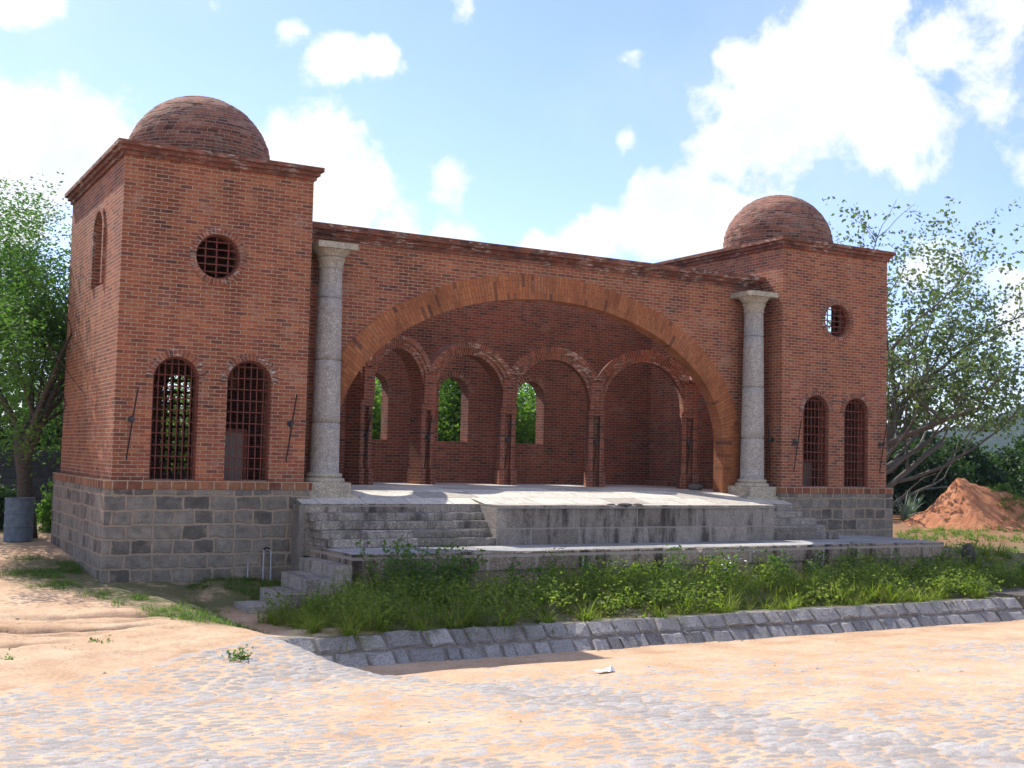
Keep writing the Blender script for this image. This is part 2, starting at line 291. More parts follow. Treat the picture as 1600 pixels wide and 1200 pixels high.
# ------------------------------------------------------------------ mesh building
class MB:
    def __init__(s): s.v = []; s.f = []; s.uv = []; s.mi = []
    def face(s, pts, uv=None, mi=0):
        i = len(s.v); s.v += [tuple(p) for p in pts]; s.f.append(tuple(range(i, i + len(pts)))); s.mi.append(mi)
        if uv is None:
            p = [Vector(q) for q in pts]; n = Vector((0, 0, 0))
            for a in range(len(p)): n += (p[a] - p[0]).cross(p[(a + 1) % len(p)] - p[0])
            ax, ay, az = abs(n.x), abs(n.y), abs(n.z)
            if az >= ax and az >= ay: uv = [(q.x, q.y) for q in p]
            elif ax >= ay: uv = [(q.y, q.z) for q in p]
            else: uv = [(q.x, q.z) for q in p]
        s.uv.append(list(uv))
    def box(s, a, b, mi=0):
        x0, y0, z0 = a; x1, y1, z1 = b
        s.face([(x0, y0, z0), (x1, y0, z0), (x1, y0, z1), (x0, y0, z1)], mi=mi); s.face([(x1, y1, z0), (x0, y1, z0), (x0, y1, z1), (x1, y1, z1)], mi=mi)
        s.face([(x0, y1, z0), (x0, y0, z0), (x0, y0, z1), (x0, y1, z1)], mi=mi); s.face([(x1, y0, z0), (x1, y1, z0), (x1, y1, z1), (x1, y0, z1)], mi=mi)
        s.face([(x0, y0, z1), (x1, y0, z1), (x1, y1, z1), (x0, y1, z1)], mi=mi); s.face([(x0, y1, z0), (x1, y1, z0), (x1, y0, z0), (x0, y0, z0)], mi=mi)
    def tube(s, pts, rad, n=8, caps=True, mi=0):
        pts = [Vector(p) for p in pts]; rings = []
        ref = None
        for i, p in enumerate(pts):
            d = (pts[min(i + 1, len(pts) - 1)] - pts[max(i - 1, 0)]).normalized()
            if ref is None: ref = d.orthogonal().normalized()
            a = (ref - d * ref.dot(d)).normalized(); b = d.cross(a); ref = a
            r = rad[i] if isinstance(rad, (list, tuple)) else rad
            rings.append([p + a * (r * math.cos(2 * PI * k / n)) + b * (r * math.sin(2 * PI * k / n)) for k in range(n)])
        base = len(s.v)
        for rg in rings: s.v += [tuple(q) for q in rg]
        for i in range(len(rings) - 1):
            for k in range(n):
                k2 = (k + 1) % n
                s.f.append((base + i * n + k, base + i * n + k2, base + (i + 1) * n + k2, base + (i + 1) * n + k)); s.mi.append(mi); s.uv.append([(k / n, i), ((k + 1) / n, i), ((k + 1) / n, i + 1), (k / n, i + 1)])
        if caps:
            s.f.append(tuple(base + k for k in reversed(range(n)))); s.mi.append(mi); s.uv.append([(0, 0)] * n)
            e = base + (len(rings) - 1) * n
            s.f.append(tuple(e + k for k in range(n))); s.mi.append(mi); s.uv.append([(0, 0)] * n)
    def lathe(s, prof, c, n=32, mi=0, arc=False):   # prof: [(r,z)]
        L = 0; base = len(s.v)
        for j in range(len(prof)):
            for k in range(n): a = 2 * PI * k / n; s.v.append((c[0] + prof[j][0] * math.cos(a), c[1] + prof[j][0] * math.sin(a), c[2] + prof[j][1]))
        for j in range(len(prof) - 1):
            dl = math.hypot(prof[j + 1][0] - prof[j][0], prof[j + 1][1] - prof[j][1]); rm = (prof[j][0] + prof[j + 1][0]) / 2
            ru = max(round(rm * 2 * PI / .22) * .22, .22) if arc else 2 * PI * rm
            for k in range(n):
                k2 = (k + 1) % n
                s.f.append((base + j * n + k, base + j * n + k2, base + (j + 1) * n + k2, base + (j + 1) * n + k)); s.mi.append(mi)
                s.uv.append([(ru * k / n, L), (ru * (k + 1) / n, L), (ru * (k + 1) / n, L + dl), (ru * k / n, L + dl)])
            L += dl
    def panel(s, o, u, w, outer, holes, th, mi=0, jamb_mi=0, back=True, rim=True):
        """flat wall with openings: o origin, u horizontal unit vector, w inward unit vector, 2D outlines in (u,z), thickness th"""
        o = Vector(o); u = Vector(u); w = Vector(w); zz = Vector((0, 0, 1))
        T = lambda a, b, d: o + u * a + zz * b + w * d
        loops = [[Vector((a, b, 0)) for a, b in outer]] + [[Vector((a, b, 0)) for a, b in h] for h in holes]
        flat = [p for L in loops for p in L]
        ori = o.dot(u)
        for tri in geometry.tessellate_polygon(loops):
            p = [flat[i] for i in tri]
            if (p[1] - p[0]).cross(p[2] - p[0]).z < 0: p.reverse()
            uv = [(q.x + ori, q.y) for q in p]
            fr = [T(q.x, q.y, 0) for q in p]
            n = (fr[1] - fr[0]).cross(fr[2] - fr[0])
            if n.dot(w) > 0: fr = fr[::-1]; uv = uv[::-1]
            s.face(fr, uv, mi)
            if back: s.face([T(q.x, q.y, th) for q in (p if n.dot(w) > 0 else p[::-1])], [(q.x + ori, q.y) for q in (p if n.dot(w) > 0 else p[::-1])], mi)
        def rimloop(L, jm):
            acc = 0
            for i in range(len(L)):
                a, b = L[i], L[(i + 1) % len(L)]; d = math.hypot(b[0] - a[0], b[1] - a[1])
                if abs(b[0] - a[0]) < 1e-6: uva, uvb = a[1], b[1]
                else: uva, uvb = acc, acc + d
                s.face([T(*a, 0), T(*b, 0), T(*b, th), T(*a, th)], [(0, uva), (0, uvb), (th, uvb), (th, uva)], jm); acc += d
        if rim: rimloop(outer, mi)
        for h in holes: rimloop(h, jamb_mi)
    def ring(s, o, u, w, arc, d_in, d_out, th, mi=0, proud=0.0):
        """voussoir band along a 2D polyline arc [(point, outward normal)], from d_in to d_out outward, front at -proud, back at th"""
        o = Vector(o); u = Vector(u); w = Vector(w); zz = Vector((0, 0, 1)); T = lambda a, b, d: o + u * a + zz * b + w * d
        L = 0; pr = None; rows = []
        for p, n in arc:
            if pr is not None: L += math.hypot(p[0] - pr[0], p[1] - pr[1])
            pr = p; a = (p[0] + n[0] * d_in, p[1] + n[1] * d_in); b = (p[0] + n[0] * d_out, p[1] + n[1] * d_out); rows.append((a, b, L))
        W_ = d_out - d_in
        for (a, b, l), (a2, b2, l2) in zip(rows, rows[1:]):
            F = -proud
            s.face([T(*a, F), T(*a2, F), T(*b2, F), T(*b, F)], [(0.01, l), (0.01, l2), (0.01 + W_, l2), (0.01 + W_, l)], mi)
            s.face([T(*b, F), T(*b2, F), T(*b2, th), T(*b, th)], [(0, l), (0, l2), (th + proud, l2), (th + proud, l)], mi)
            s.face([T(*a2, F), T(*a, F), T(*a, th), T(*a2, th)], [(0, l2), (0, l), (th + proud, l), (th + proud, l2)], mi)
            s.face([T(*b, th), T(*b2, th), T(*a2, th), T(*a, th)], [(W_, l), (W_, l2), (0, l2), (0, l)], mi)
        for (a, b, l), sg in ((rows[0], 1), (rows[-1], -1)):
            q = [T(*a, -proud), T(*b, -proud), T(*b, th), T(*a, th)]
            s.face(q if sg > 0 else q[::-1], [(0, 0), (W_, 0), (W_, th), (0, th)], mi)
    def build(s, name, mats, parent=None, smooth=False, weld=False):
        me = bpy.data.meshes.new(name); me.from_pydata(s.v, [], s.f)
        ul = me.uv_layers.new(name='UVMap'); flat = np.array([c for f in s.uv for q in f for c in q], dtype=np.float32)
        ul.data.foreach_set('uv', flat)
        for mm in (mats if isinstance(mats, (list, tuple)) else [mats]): me.materials.append(mm)
        me.polygons.foreach_set('material_index', np.array(s.mi, dtype=np.int32))
        if smooth: me.polygons.foreach_set('use_smooth', np.ones(len(s.f), dtype=bool))
        if weld:
            import bmesh
            bm = bmesh.new(); bm.from_mesh(me); bmesh.ops.remove_doubles(bm, verts=bm.verts, dist=1e-4); bm.to_mesh(me); bm.free()
        me.update(); o = bpy.data.objects.new(name, me); SC.collection.objects.link(o)
        if parent: o.parent = parent
        return o
def rough_slab(mb, a, b, r, amp=.012, st=.13, mi=0, top_mi=None):
    """stone slab with a worn, chipped top front edge (front is -y) along x"""
    x0, y0, z0 = a; x1, y1, z1 = b; n = max(2, int((x1 - x0) / st)); top_mi = mi if top_mi is None else top_mi
    P_ = []
    for i in range(n + 1):
        x = x0 + (x1 - x0) * i / n + (r.uniform(-.02, .02) if 0 < i < n else 0)
        c = abs(r.gauss(0, amp)) + .006 + (abs(r.gauss(0, .03)) if r.random() < .10 else 0); d = r.gauss(0, amp * .5)
        P_.append((x, d, c))
    for (xa, da, ca), (xb, db, cb) in zip(P_, P_[1:]):
        mb.face([(xa, y0 + da, z0), (xb, y0 + db, z0), (xb, y0 + db, z1 - cb), (xa, y0 + da, z1 - ca)], mi=mi)
        mb.face([(xa, y0 + da, z1 - ca), (xb, y0 + db, z1 - cb), (xb, y0 + db + cb * 1.2, z1), (xa, y0 + da + ca * 1.2, z1)], mi=mi)
        mb.face([(xa, y0 + da + ca * 1.2, z1), (xb, y0 + db + cb * 1.2, z1), (xb, y1, z1), (xa, y1, z1)], mi=top_mi)
    for xx, s in ((x0, 1), (x1, -1)):
        d, c = (P_[0] if s > 0 else P_[-1])[1:]
        q = [(xx, y1, z0), (xx, y0 + d, z0), (xx, y0 + d, z1 - c), (xx, y0 + d + c * 1.2, z1), (xx, y1, z1)]; mb.face(q if s > 0 else q[::-1], mi=mi)
    mb.face([(x1, y1, z0), (x0, y1, z0), (x0, y1, z1), (x1, y1, z1)], mi=mi)
def tag(o, label=None, cat=None, group=None, kind=None):
    if label: o['label'] = label
    if cat: o['category'] = cat
    if group: o['group'] = group
    if kind: o['kind'] = kind
    return o
def thing(name, loc, label, cat, group=None):
    o = bpy.data.objects.new(name, None); o.location = loc; o.empty_display_size = .3; SC.collection.objects.link(o)
    return tag(o, label, cat, group)
def arch_hole(u0, u1, v0, vs, n=14, rise=None):
    c = (u0 + u1) / 2; r = (u1 - u0) / 2; rz = rise or r
    return [(u0, v0), (u1, v0)] + [(c + r * math.cos(PI * k / n), vs + rz * math.sin(PI * k / n)) for k in range(n + 1)]
def arch_line(u0, u1, vs, n=18, rise=None, a0=0.0):
    c = (u0 + u1) / 2; r = (u1 - u0) / 2; rz = rise or r; out = []
    for k in range(n + 1):
        a = a0 + (PI - 2 * a0) * k / n; nx, nz = math.cos(a) / r, math.sin(a) / rz; l = math.hypot(nx, nz)
        out.append(((c + r * math.cos(a), vs + rz * math.sin(a)), (nx / l, nz / l)))
    return out
def circle_hole(cu, cz, r, n=28): return [(cu + r * math.cos(2 * PI * k / n), cz + r * math.sin(2 * PI * k / n)) for k in range(n)]
def circle_line(cu, cz, r, n=36): return [((cu + r * math.cos(2 * PI * k / n), cz + r * math.sin(2 * PI * k / n)), (math.cos(2 * PI * k / n), math.sin(2 * PI * k / n))) for k in range(n + 1)]
# ------------------------------------------------------------------ levels
TW, TD, X0 = 3.6, 5.4, 15.79           # tower width, depth, second tower's x
HB, HC = 5.93, 6.145                   # brick top, cornice top
XC = (X0 + TW) / 2                     # axis of the building
FZ, FZF, TZ = -0.28, -0.395, -1.18     # stage floor at the wall, at the front; terrace level
YF, YT = -1.2, -2.6                    # front of the stage block, front of the terrace
YW, WT = 0.85, 0.32                    # big arch wall
YR = 5.42                              # rear wall
# ------------------------------------------------------------------ terrain
def smst(x, a, b):
    t_ = np.clip((x - a) / (b - a), 0, 1); return t_ * t_ * (3 - 2 * t_)
_pn = np.random.default_rng(3).random((4, 64, 64))
def vnoise(x, y, s, k=0):
    g = _pn[k % 4]; x = np.asarray(x) / s + 1000.3 + k * 7.7; y = np.asarray(y) / s + 1000.7 + k * 3.1
    xi = np.floor(x).astype(int); yi = np.floor(y).astype(int); fx = x - xi; fy = y - yi; fx = fx * fx * (3 - 2 * fx); fy = fy * fy * (3 - 2 * fy)
    f = lambda a, b: g[a % 64, b % 64]
    return (f(xi, yi) * (1 - fx) + f(xi + 1, yi) * fx) * (1 - fy) + (f(xi, yi + 1) * (1 - fx) + f(xi + 1, yi + 1) * fx) * fy
def fbm(x, y, s, o=4, k=0):
    v = 0; a = .5
    for i in range(o): v = v + a * (vnoise(x, y, s / 2 ** i, k + i) - .5); a *= .55
    return v
def plaza_h(x, y):
    hL = np.interp(y, [-40, -22, -14, -11, -8.5, -6, -3, -.2, 4.75, 10, 30], [-.9, -1.05, -1.72, -1.96, -2.14, -1.98, -1.90, -1.80, -1.53, -1.42, -1.3])
    hL = hL + np.interp(x, [-30, -8, -2], [.5, .12, 0])
    hL = hL - .24 * smst(x, .3, 1.7) * smst(-y, .25, 1.5) * (1 - smst(-y, 3.8, 5.8))
    hC = np.interp(y, [-40, -22, -14, -11, -8.6, -7.3, -6.5], [-.9, -1.05, -1.74, -2.02, -2.28, -2.35, -2.35])
    xb = np.interp(y, [-10, -8.4, -7.5, -6.6, -5.8, -4], [2.0, 1.55, 1.3, 1.2, 1.1, 1.1])
    wch = smst(x, xb - .15, xb + .75)
    return hL, hC, wch
def gh(x, y):
    x = np.asarray(x, float); y = np.asarray(y, float)
    hL, hC, wch = plaza_h(x, y)
    low = hL * (1 - wch) + hC * wch
    # behind the canal wall: the planted bed, then the raised ground right of the terrace
    bed = -2.03 + .14 * smst(y, -6.1, -2.7)
    xs = smst(x, 2.3, 3.3)
    back = hL * (1 - xs) + bed * xs
    g = smst(y, -6.5, -6.02) * smst(x, 1.3, 1.9); g = np.where(y > -6.02, np.maximum(g, smst(x, .9, 1.8)), g)
    h = low * (1 - g) + back * g
    right = -1.50 + .25 * smst(x, 22, 45) + .25 * smst(y, 4, 30)
    r = smst(x, 18.55, 18.95) * smst(y, -3.5, -2.75)
    h = h * (1 - r) + right * r
    far = smst(np.hypot(x - 8, y), 30, 90); h = h * (1 - far) + (-1.15) * far
    near = 1 - smst(np.hypot(x - 8, y), 40, 90)
    h = h + near * .05 * fbm(x, y, 1.6, 4)
    # erosion rills on the sandy bank
    bank = smst(x, -9, -5) * (1 - smst(x, .6, 1.4)) * smst(y, -7.6, -6.4) * (1 - smst(y, -3.2, -2.0))
    q = y + .16 * (x + 1) + 1.1 * fbm(x, y, 3.0, 4, 1)
    for q0, wd, dp, xa_, xe_ in ((-4.6, .085, .15, -4.5, .2), (-4.1, .05, .06, -3.5, .6), (-3.7, .06, .07, -2.5, .9), (-5.5, .07, .09, -7, -1.2), (-6.2, .06, .07, -5, -2), (-5.0, .05, .05, -6, -.6)):
        h = h - bank * dp * np.exp(-((q - q0) / wd) ** 2) * smst(x, xa_, xa_ + 1.2) * (1 - smst(x, xe_ - 1.0, xe_)) * (.7 + 1.6 * vnoise(x, y, .8, 2))
    h = h + bank * (.09 * fbm(x, y * 2.2, .9, 5, 2) + .05 * fbm(x, y * 1.6, .3, 4, 1))
    # rippled wash of sand in the canal
    can = smst(x, 4, 7) * smst(y, -9.0, -8.3) * (1 - smst(y, -7.0, -6.6))
    h = h + can * .06 * fbm(x, y, .7, 3, 3)
    return h
def axis(segs):
    out = []
    for a, b, st in segs: out += list(np.arange(a, b, st))
    return out
xs = [-2500, -1200, -600, -300, -160, -90, -60, -40, -28, -20, -16] + axis([(-13, -7, .35), (-7, 4, .08), (4, 24, .25), (24, 40, .6)]) + [40, 44, 50, 60, 80, 120, 200, 400, 800, 1500, 3000]
ys = [-600, -200, -100, -60, -40, -30] + axis([(-26, -15, .4), (-15, -9, .2), (-9, -1, .07), (-1, 12, .3), (12, 30, 1.0)]) + [30, 34, 40, 50, 70, 100, 160, 300, 600, 1200, 3000]
def grid_obj(name, xs, ys, hf, mat, attrs=None, keep=None, parent=None):
    X, Y = np.meshgrid(np.array(xs, float), np.array(ys, float)); Z = hf(X, Y); ny, nx = X.shape
    co = np.stack([X, Y, Z], -1).reshape(-1, 3)
    i = np.arange(ny * nx).reshape(ny, nx); q = np.stack([i[:-1, :-1], i[:-1, 1:], i[1:, 1:], i[1:, :-1]], -1).reshape(-1, 4)
    if keep is not None:
        k = keep(X, Y).reshape(-1); q = q[k[q].all(1)]
        used = np.unique(q); mp = -np.ones(len(co), int); mp[used] = np.arange(len(used)); co = co[used]; q = mp[q]
    me = bpy.data.meshes.new(name); me.vertices.add(len(co)); me.vertices.foreach_set('co', co.astype(np.float32).ravel())
    me.loops.add(q.size); me.loops.foreach_set('vertex_index', q.astype(np.int32).ravel())
    me.polygons.add(len(q)); me.polygons.foreach_set('loop_start', np.arange(0, q.size, 4, dtype=np.int32))
    me.polygons.foreach_set('use_smooth', np.ones(len(q), bool)); me.update(calc_edges=True); me.validate()
    for an, fn in (attrs or {}).items():
        at = me.attributes.new(an, 'FLOAT', 'POINT'); at.data.foreach_set('value', fn(co[:, 0], co[:, 1]).astype(np.float32))
    me.materials.append(mat); o = bpy.data.objects.new(name, me); SC.collection.objects.link(o)
    if parent: o.parent = parent
    return o
def veg(x, y):
    v = 1 - smst(np.hypot((x + .3) / 1.5, (y - .9) / 2.4), .5, 1.1)
    v = np.maximum(v, 1 - smst(np.abs(x - np.interp(y, [-4.5, -2, 0, 2.5], [.85, .15, -.35, -.75])), .35, .8) * 1.0 - smst(-y, 4.0, 5.0) - smst(y, 2.5, 3.5))
    v = np.maximum(v, smst(x, -.3, .3) * smst(y, -2.6, -1.4) * (1 - smst(y, .2, .6)))
    v = np.maximum(v, smst(x, 1.9, 2.6) * smst(y, -6.0, -5.7))
    v = np.maximum(v, smst(np.hypot(x - 10, y), 26, 45)) * .95
    v = np.maximum(v, smst(y, 6, 9) * .8)
    return np.clip(v, 0, 1)
def redm(x, y): return smst(x, 19, 22) * smst(y, -3, 1) * (1 - smst(x, 30, 36)) * .7
ground = grid_obj('ground', xs, ys, gh, M['earth'], {'veg': veg, 'red': redm}); tag(ground, kind='structure')
# cobbled plaza: stones set in sand, real relief
def stones(x, y):
    cx, cy = .25, .15
    gx = x / cx; gy = y / cy; gi = np.floor(gx).astype(int); gj = np.floor(gy).astype(int)
    d1 = np.full(x.shape, 9.); d2 = np.full(x.shape, 9.); tone = np.zeros(x.shape)
    def hsh(a, b, k): v = np.sin(a * 127.1 + b * 311.7 + k * 74.7) * 43758.5453; return v - np.floor(v)
    for di in (-1, 0, 1):
        for dj in (-1, 0, 1):
            a = gi + di; b = gj + dj
            px = (a + hsh(a, b, 1) + .5 * (b % 2)); py = b + .05 + .9 * hsh(a, b, 2)
            d = np.hypot((gx - px), (gy - py) * .95); tn = hsh(a, b, 3)
            c = d < d1; d2 = np.where(c, d1, np.minimum(d2, d)); tone = np.where(c, tn, tone); d1 = np.where(c, d, d1)
    edge = d2 - d1
    top = smst(edge, .04, .38) * (1 - .35 * d1)
    return top, tone
def cob_parts(x, y):
    top, tone = stones(x + .06 * fbm(x, y, .3, 2, 1), y + .05 * fbm(x, y, .3, 2, 2))
    sand = .66 + 1.25 * fbm(x, y, 2.6, 5, 2) + .9 * fbm(x, y, .45, 4, 1)
    sand = sand + .55 * smst(y, -8.9, -8.0) * smst(x, 1.4, 2.6) + .8 * (1 - smst(x, -3.6, -2.4)) * smst(y, -8.6, -7.4) + .12 * smst(x, 5, 12)
    sand = sand - .22 * (1 - smst(x, 1, 5)) * (1 - smst(y, -8.5, -7)) 
    bankedge = (1 - smst(np.abs(x - np.interp(y, [-10, -8.4, -7.5, -6.6, -5.8], [2.6, 1.75, 1.35, 1.2, 1.1]) - .3), .3, .8)); sand = sand - .5 * bankedge
    st_h = .021 * top * (.45 + .85 * tone) + .007 * fbm(x, y, .12, 2, 1); sa_h = .018 * np.clip(sand - .04, 0, 1.6)
    return st_h, sa_h, tone
EDGE = lambda x: np.interp(x, [-8, -2.6, -1.2, .4, .9, 1.3], [-8.3, -7.65, -7.0, -6.15, -5.75, -5.7])
def cob_h(x, y):
    st, sa, tn = cob_parts(x, y)
    hL, hC, wch = plaza_h(x, y); base = gh(x, y)
    e = EDGE(x) + .35 * fbm(x, y, .8, 3, 1)
    inside = smst(e - y, -.15, .35)
    inside = np.where(x > 1.1, np.minimum(1, 1 - smst(y, -7.6 + .25 * fbm(x, y, 1.2, 3), -6.9)) * smst(x, 1.1, 2.4) + (1 - smst(x, 1.1, 2.4)) * inside, inside)
    return base + .006 + np.maximum(st, sa) - .09 * (1 - inside)
def cob_stone(x, y):
    st, sa, tn = cob_parts(x, y); return np.clip((st - sa) / .010 * .5 + .5, 0, 1)
def cob_tone(x, y): return cob_parts(x, y)[2]
px_ = axis([(-5.5, 5, .026), (5, 17, .04), (17, 30, .09)]); py_ = axis([(-21, -16, .12), (-16, -11, .03), (-11, -5.6, .026)])
plaza = grid_obj('plaza', px_, py_, cob_h, M['cobble'], {'stone': cob_stone, 'tone': cob_tone}, keep=lambda x, y: (y < np.where(x > 1.6, -6.7, -5.6)) & (x > -6 + 0 * y))
tag(plaza, kind='structure')
def gz(x, y): return float(gh(np.array([x]), np.array([y]))[0])
# ------------------------------------------------------------------ the stage building
bld = thing('stage_building', (XC, 0, TZ), 'red brick open air stage building with two domed towers and one wide arch', 'building')
def P(mb, name, mat, parent, **k):
    o = mb.build(name, mat, parent, **k)
    if parent is not None and parent.type == 'EMPTY': o.location = -parent.location
    return o
FR = dict(u=(1, 0, 0), w=(0, 1, 0))
def window_grille(o, u, w, u0, u1, v0, vs, parent, nv=6, nh=10, depth=.11, br=.012):
    mb = MB(); o = Vector(o); u = Vector(u); w = Vector(w); zz = Vector((0, 0, 1)); r = (u1 - u0) / 2; c = (u0 + u1) / 2
    T = lambda a, b, d: o + u * a + zz * b + w * d
    def bar(a, b, rad): mb.tube([T(*a), T(*b)], rad, 6)
    for k in range(1, nv + 1):
        x = u0 + (u1 - u0) * k / (nv + 1); top = vs + math.sqrt(max(r * r - (x - c) ** 2, 0))
        bar((x + random.gauss(0, .004), v0, depth), (x + random.gauss(0, .005), top, depth), br)
    vt = vs + r
    for k in range(1, nh + 1):
        z = v0 + (vt - v0) * k / (nh + .6); hw = r if z <= vs else math.sqrt(max(r * r - (z - vs) ** 2, .0))
        bar((c - hw, z + random.gauss(0, .004), depth - .016), (c + hw, z + random.gauss(0, .004), depth - .016), br * .95)
    fr = [((u0, v0), (-1, 0)), ((u0, vs), (-1, 0))]; al = arch_line(u0, u1, vs)[::-1]
    line = [((u0, v0), (-1, 0))] + al + [((u1, v0), (1, 0))]
    mb.ring(o, u, w, line, -.035, -.003, depth + .02, proud=-(depth - .025))
    return mb.build('window_grille', M['grille'], parent)
def round_grille(o, u, w, cu, cz, r, parent, depth=.12, k_=1.0):
    mb = MB(); o = Vector(o); u = Vector(u); w = Vector(w); zz = Vector((0, 0, 1)); T = lambda a, b, d: o + u * a + zz * b + w * d
    for k in (-1, 0, 1):
        x = k * r * .52; h = math.sqrt(r * r - x * x); mb.tube([T(cu + x, cz - h, depth), T(cu + x + random.gauss(0, .006), cz + h, depth)], .016 * k_, 6)
    for k in (-2, -1, 0, 1, 2):
        z = k * r * .34; h = math.sqrt(r * r - z * z); mb.tube([T(cu - h, cz + z, depth - .02), T(cu + h, cz + z, depth - .02)], .014 * k_, 6)
    mb.ring(o, u, w, circle_line(cu, cz, r), -.03, -.003, depth + .02, proud=-(depth - .02))
    return mb.build('round_window_grille', M['grille'], parent)
def make_tower(x0, mirror):
    TH = .38
    mx = (lambda a, b: (TW - b, TW - a)) if mirror else (lambda a, b: (a, b))
    wins = [mx(.66, 1.50), mx(2.03, 2.89)]; cu = TW - 1.77 if mirror else 1.77
    Z0 = -.05
    fh = [arch_hole(a, b, .02, 1.86) for a, b in wins] + [circle_hole(cu, 4.21, .42)]
    mb = MB()
    mb.panel((x0, 0, 0), (1, 0, 0), (0, 1, 0), [(0, Z0), (TW, Z0), (TW, HB), (0, HB)], fh, TH)
    mb.panel((x0, TD, 0), (1, 0, 0), (0, -1, 0), [(0, Z0), (TW, Z0), (TW, HB), (0, HB)], [arch_hole(a, b, .02, 1.86) for a, b in wins] + [circle_hole(cu, 4.21, .42)], TH)
    slit = [arch_hole(1.62, 2.52, 3.72, 4.74)]
    out = [(TH, Z0), (TD - TH, Z0), (TD - TH, HB), (TH, HB)]
    mb.panel((x0, 0, 0), (0, 1, 0), (1, 0, 0), out, [] if mirror else slit, TH, rim=False)
    mb.panel((x0 + TW, 0, 0), (0, 1, 0), (-1, 0, 0), out, slit if mirror else [], TH, rim=False)
    mb.box((x0 + .3, .3, HB - .12), (x0 + TW - .3, TD - .3, HB + .05)); mb.box((x0 + .3, .3, -.3), (x0 + TW - .3, TD - .3, -.06))
    tower = P(mb, 'tower', M['brick'], bld)
    # plinth of grey stone, course of headers, cornice, dome
    mb = MB(); mb.box((x0 - .12, -.12, -2.3), (x0 + TW + .12, TD + .12, -.147)); mb.build('plinth', M['plinth'], tower)
    mb = MB(); mb.box((x0 - .13, -.13, -.15), (x0 + TW + .13, TD + .13, .004)); mb.build('sill_course', M['sill_brick'], tower)
    mb = MB()
    for p, z0, z1 in ((.045, HB - .03, HB + .055), (.10, HB + .052, HB + .135), (.157, HB + .132, HC)):
        mb.box((x0 - p, -p, z0), (x0 + TW + p, TD + p, z1))
    mb.build('cornice', M['cornice'], tower)
    mb = MB(); R = 1.43; n = 28; dz0 = .19; rd = random.Random(int(x0))
    prof = [(R, -.02), (R, dz0)] + [(R * math.cos(PI / 2 * k / n), dz0 + R * math.sin(PI / 2 * k / n)) for k in range(1, n + 1)]
    # stepped courses so that the outline is not a perfect ball
    pr2 = [prof[0]]
    for a, b in zip(prof, prof[1:]): ov = rd.uniform(.004, .022); pr2 += [(a[0] + ov, a[1] + .003), (b[0] + ov + .012, b[1] - .004)]
    mb.lathe(pr2, (x0 + (TW - 1.88 if mirror else 1.88), 2.1, HC), 64, arc=True)
    mb.v = [(px + rd.gauss(0, .004), py + rd.gauss(0, .004), pz + rd.gauss(0, .003)) for px, py, pz in mb.v]
    mb.build('dome', M['dome'], tower, smooth=False)
    # surrounds and grilles
    for a, b in wins:
        mb = MB(); mb.ring((x0, 0, 0), (1, 0, 0), (0, 1, 0), arch_line(a, b, 1.86, 20), .003, .135, .08, proud=.018); mb.build('window_arch', M['voussoir'], tower)
        window_grille((x0, 0, 0), (1, 0, 0), (0, 1, 0), a, b, .02, 1.86, tower)
        window_grille((x0, TD, 0), (1, 0, 0), (0, -1, 0), a, b, .02, 1.86, tower, 5, 8, .11, .034)
        mb = MB(); mb.box((x0 + a - .0, .03, -.02), (x0 + b, .36, .021 + .004)); mb.build('window_sill', M['stage_face'], tower)
    mb = MB(); mb.ring((x0, 0, 0), (1, 0, 0), (0, 1, 0), circle_line(cu, 4.21, .42, 40), .003, .12, .08, proud=.02); mb.build('round_window_ring', M['voussoir'], tower)
    round_grille((x0, 0, 0), (1, 0, 0), (0, 1, 0), cu, 4.21, .42, tower)
    round_grille((x0, TD, 0), (1, 0, 0), (0, -1, 0), cu, 4.21, .42, tower, .12, 5.0)
    sx = x0 + TW if mirror else x0; sw = (-1, 0, 0) if mirror else (1, 0, 0)
    mb = MB(); mb.ring((sx, 0, 0), (0, 1, 0), sw, [((2.52, 3.72), (1, 0))] + arch_line(1.62, 2.52, 4.74, 20) + [((1.62, 3.72), (-1, 0))], .003, .13, .10, proud=.05); mb.build('window_arch', M['voussoir'], tower)
    return tower
t1 = make_tower(0.0, False); t2 = make_tower(X0, True)
# big arch wall between the towers
AC, AA, AZ, AR = 9.62, 5.04, 1.0, 3.14
def big_line(n=64):
    return [((AC + AA, FZ - .2), (1, 0))] + arch_line(AC - AA, AC + AA, AZ, n, AR) + [((AC - AA, FZ - .2), (-1, 0))]
mb = MB()
xa, xb = TW + .003, X0 - .003
outl = [(xa, FZ - .2), (AC - AA, FZ - .2)] + [p for p, _ in arch_line(AC - AA, AC + AA, AZ, 64, AR)][::-1] + [(AC + AA, FZ - .2), (xb, FZ - .2), (xb, 4.96), (xa, 4.96)]
mb.panel((0, YW, 0), (1, 0, 0), (0, 1, 0), outl, [], WT)
fac = P(mb, 'arch_wall', M['brick'], bld)
mb = MB(); mb.ring((0, YW, 0), (1, 0, 0), (0, 1, 0), big_line(), -.006, .53, WT + .006, proud=.025); mb.build('wide_arch', M['big_arch'], fac)
mb = MB()
for p, z0, z1 in ((.05, 4.93, 5.02), (.11, 5.017, 5.11), (.21, 5.107, 5.23)): mb.box((xa, YW - p, z0), (xb, YW + WT + p * .6, z1))
mb.build('cornice', M['cornice'], fac)
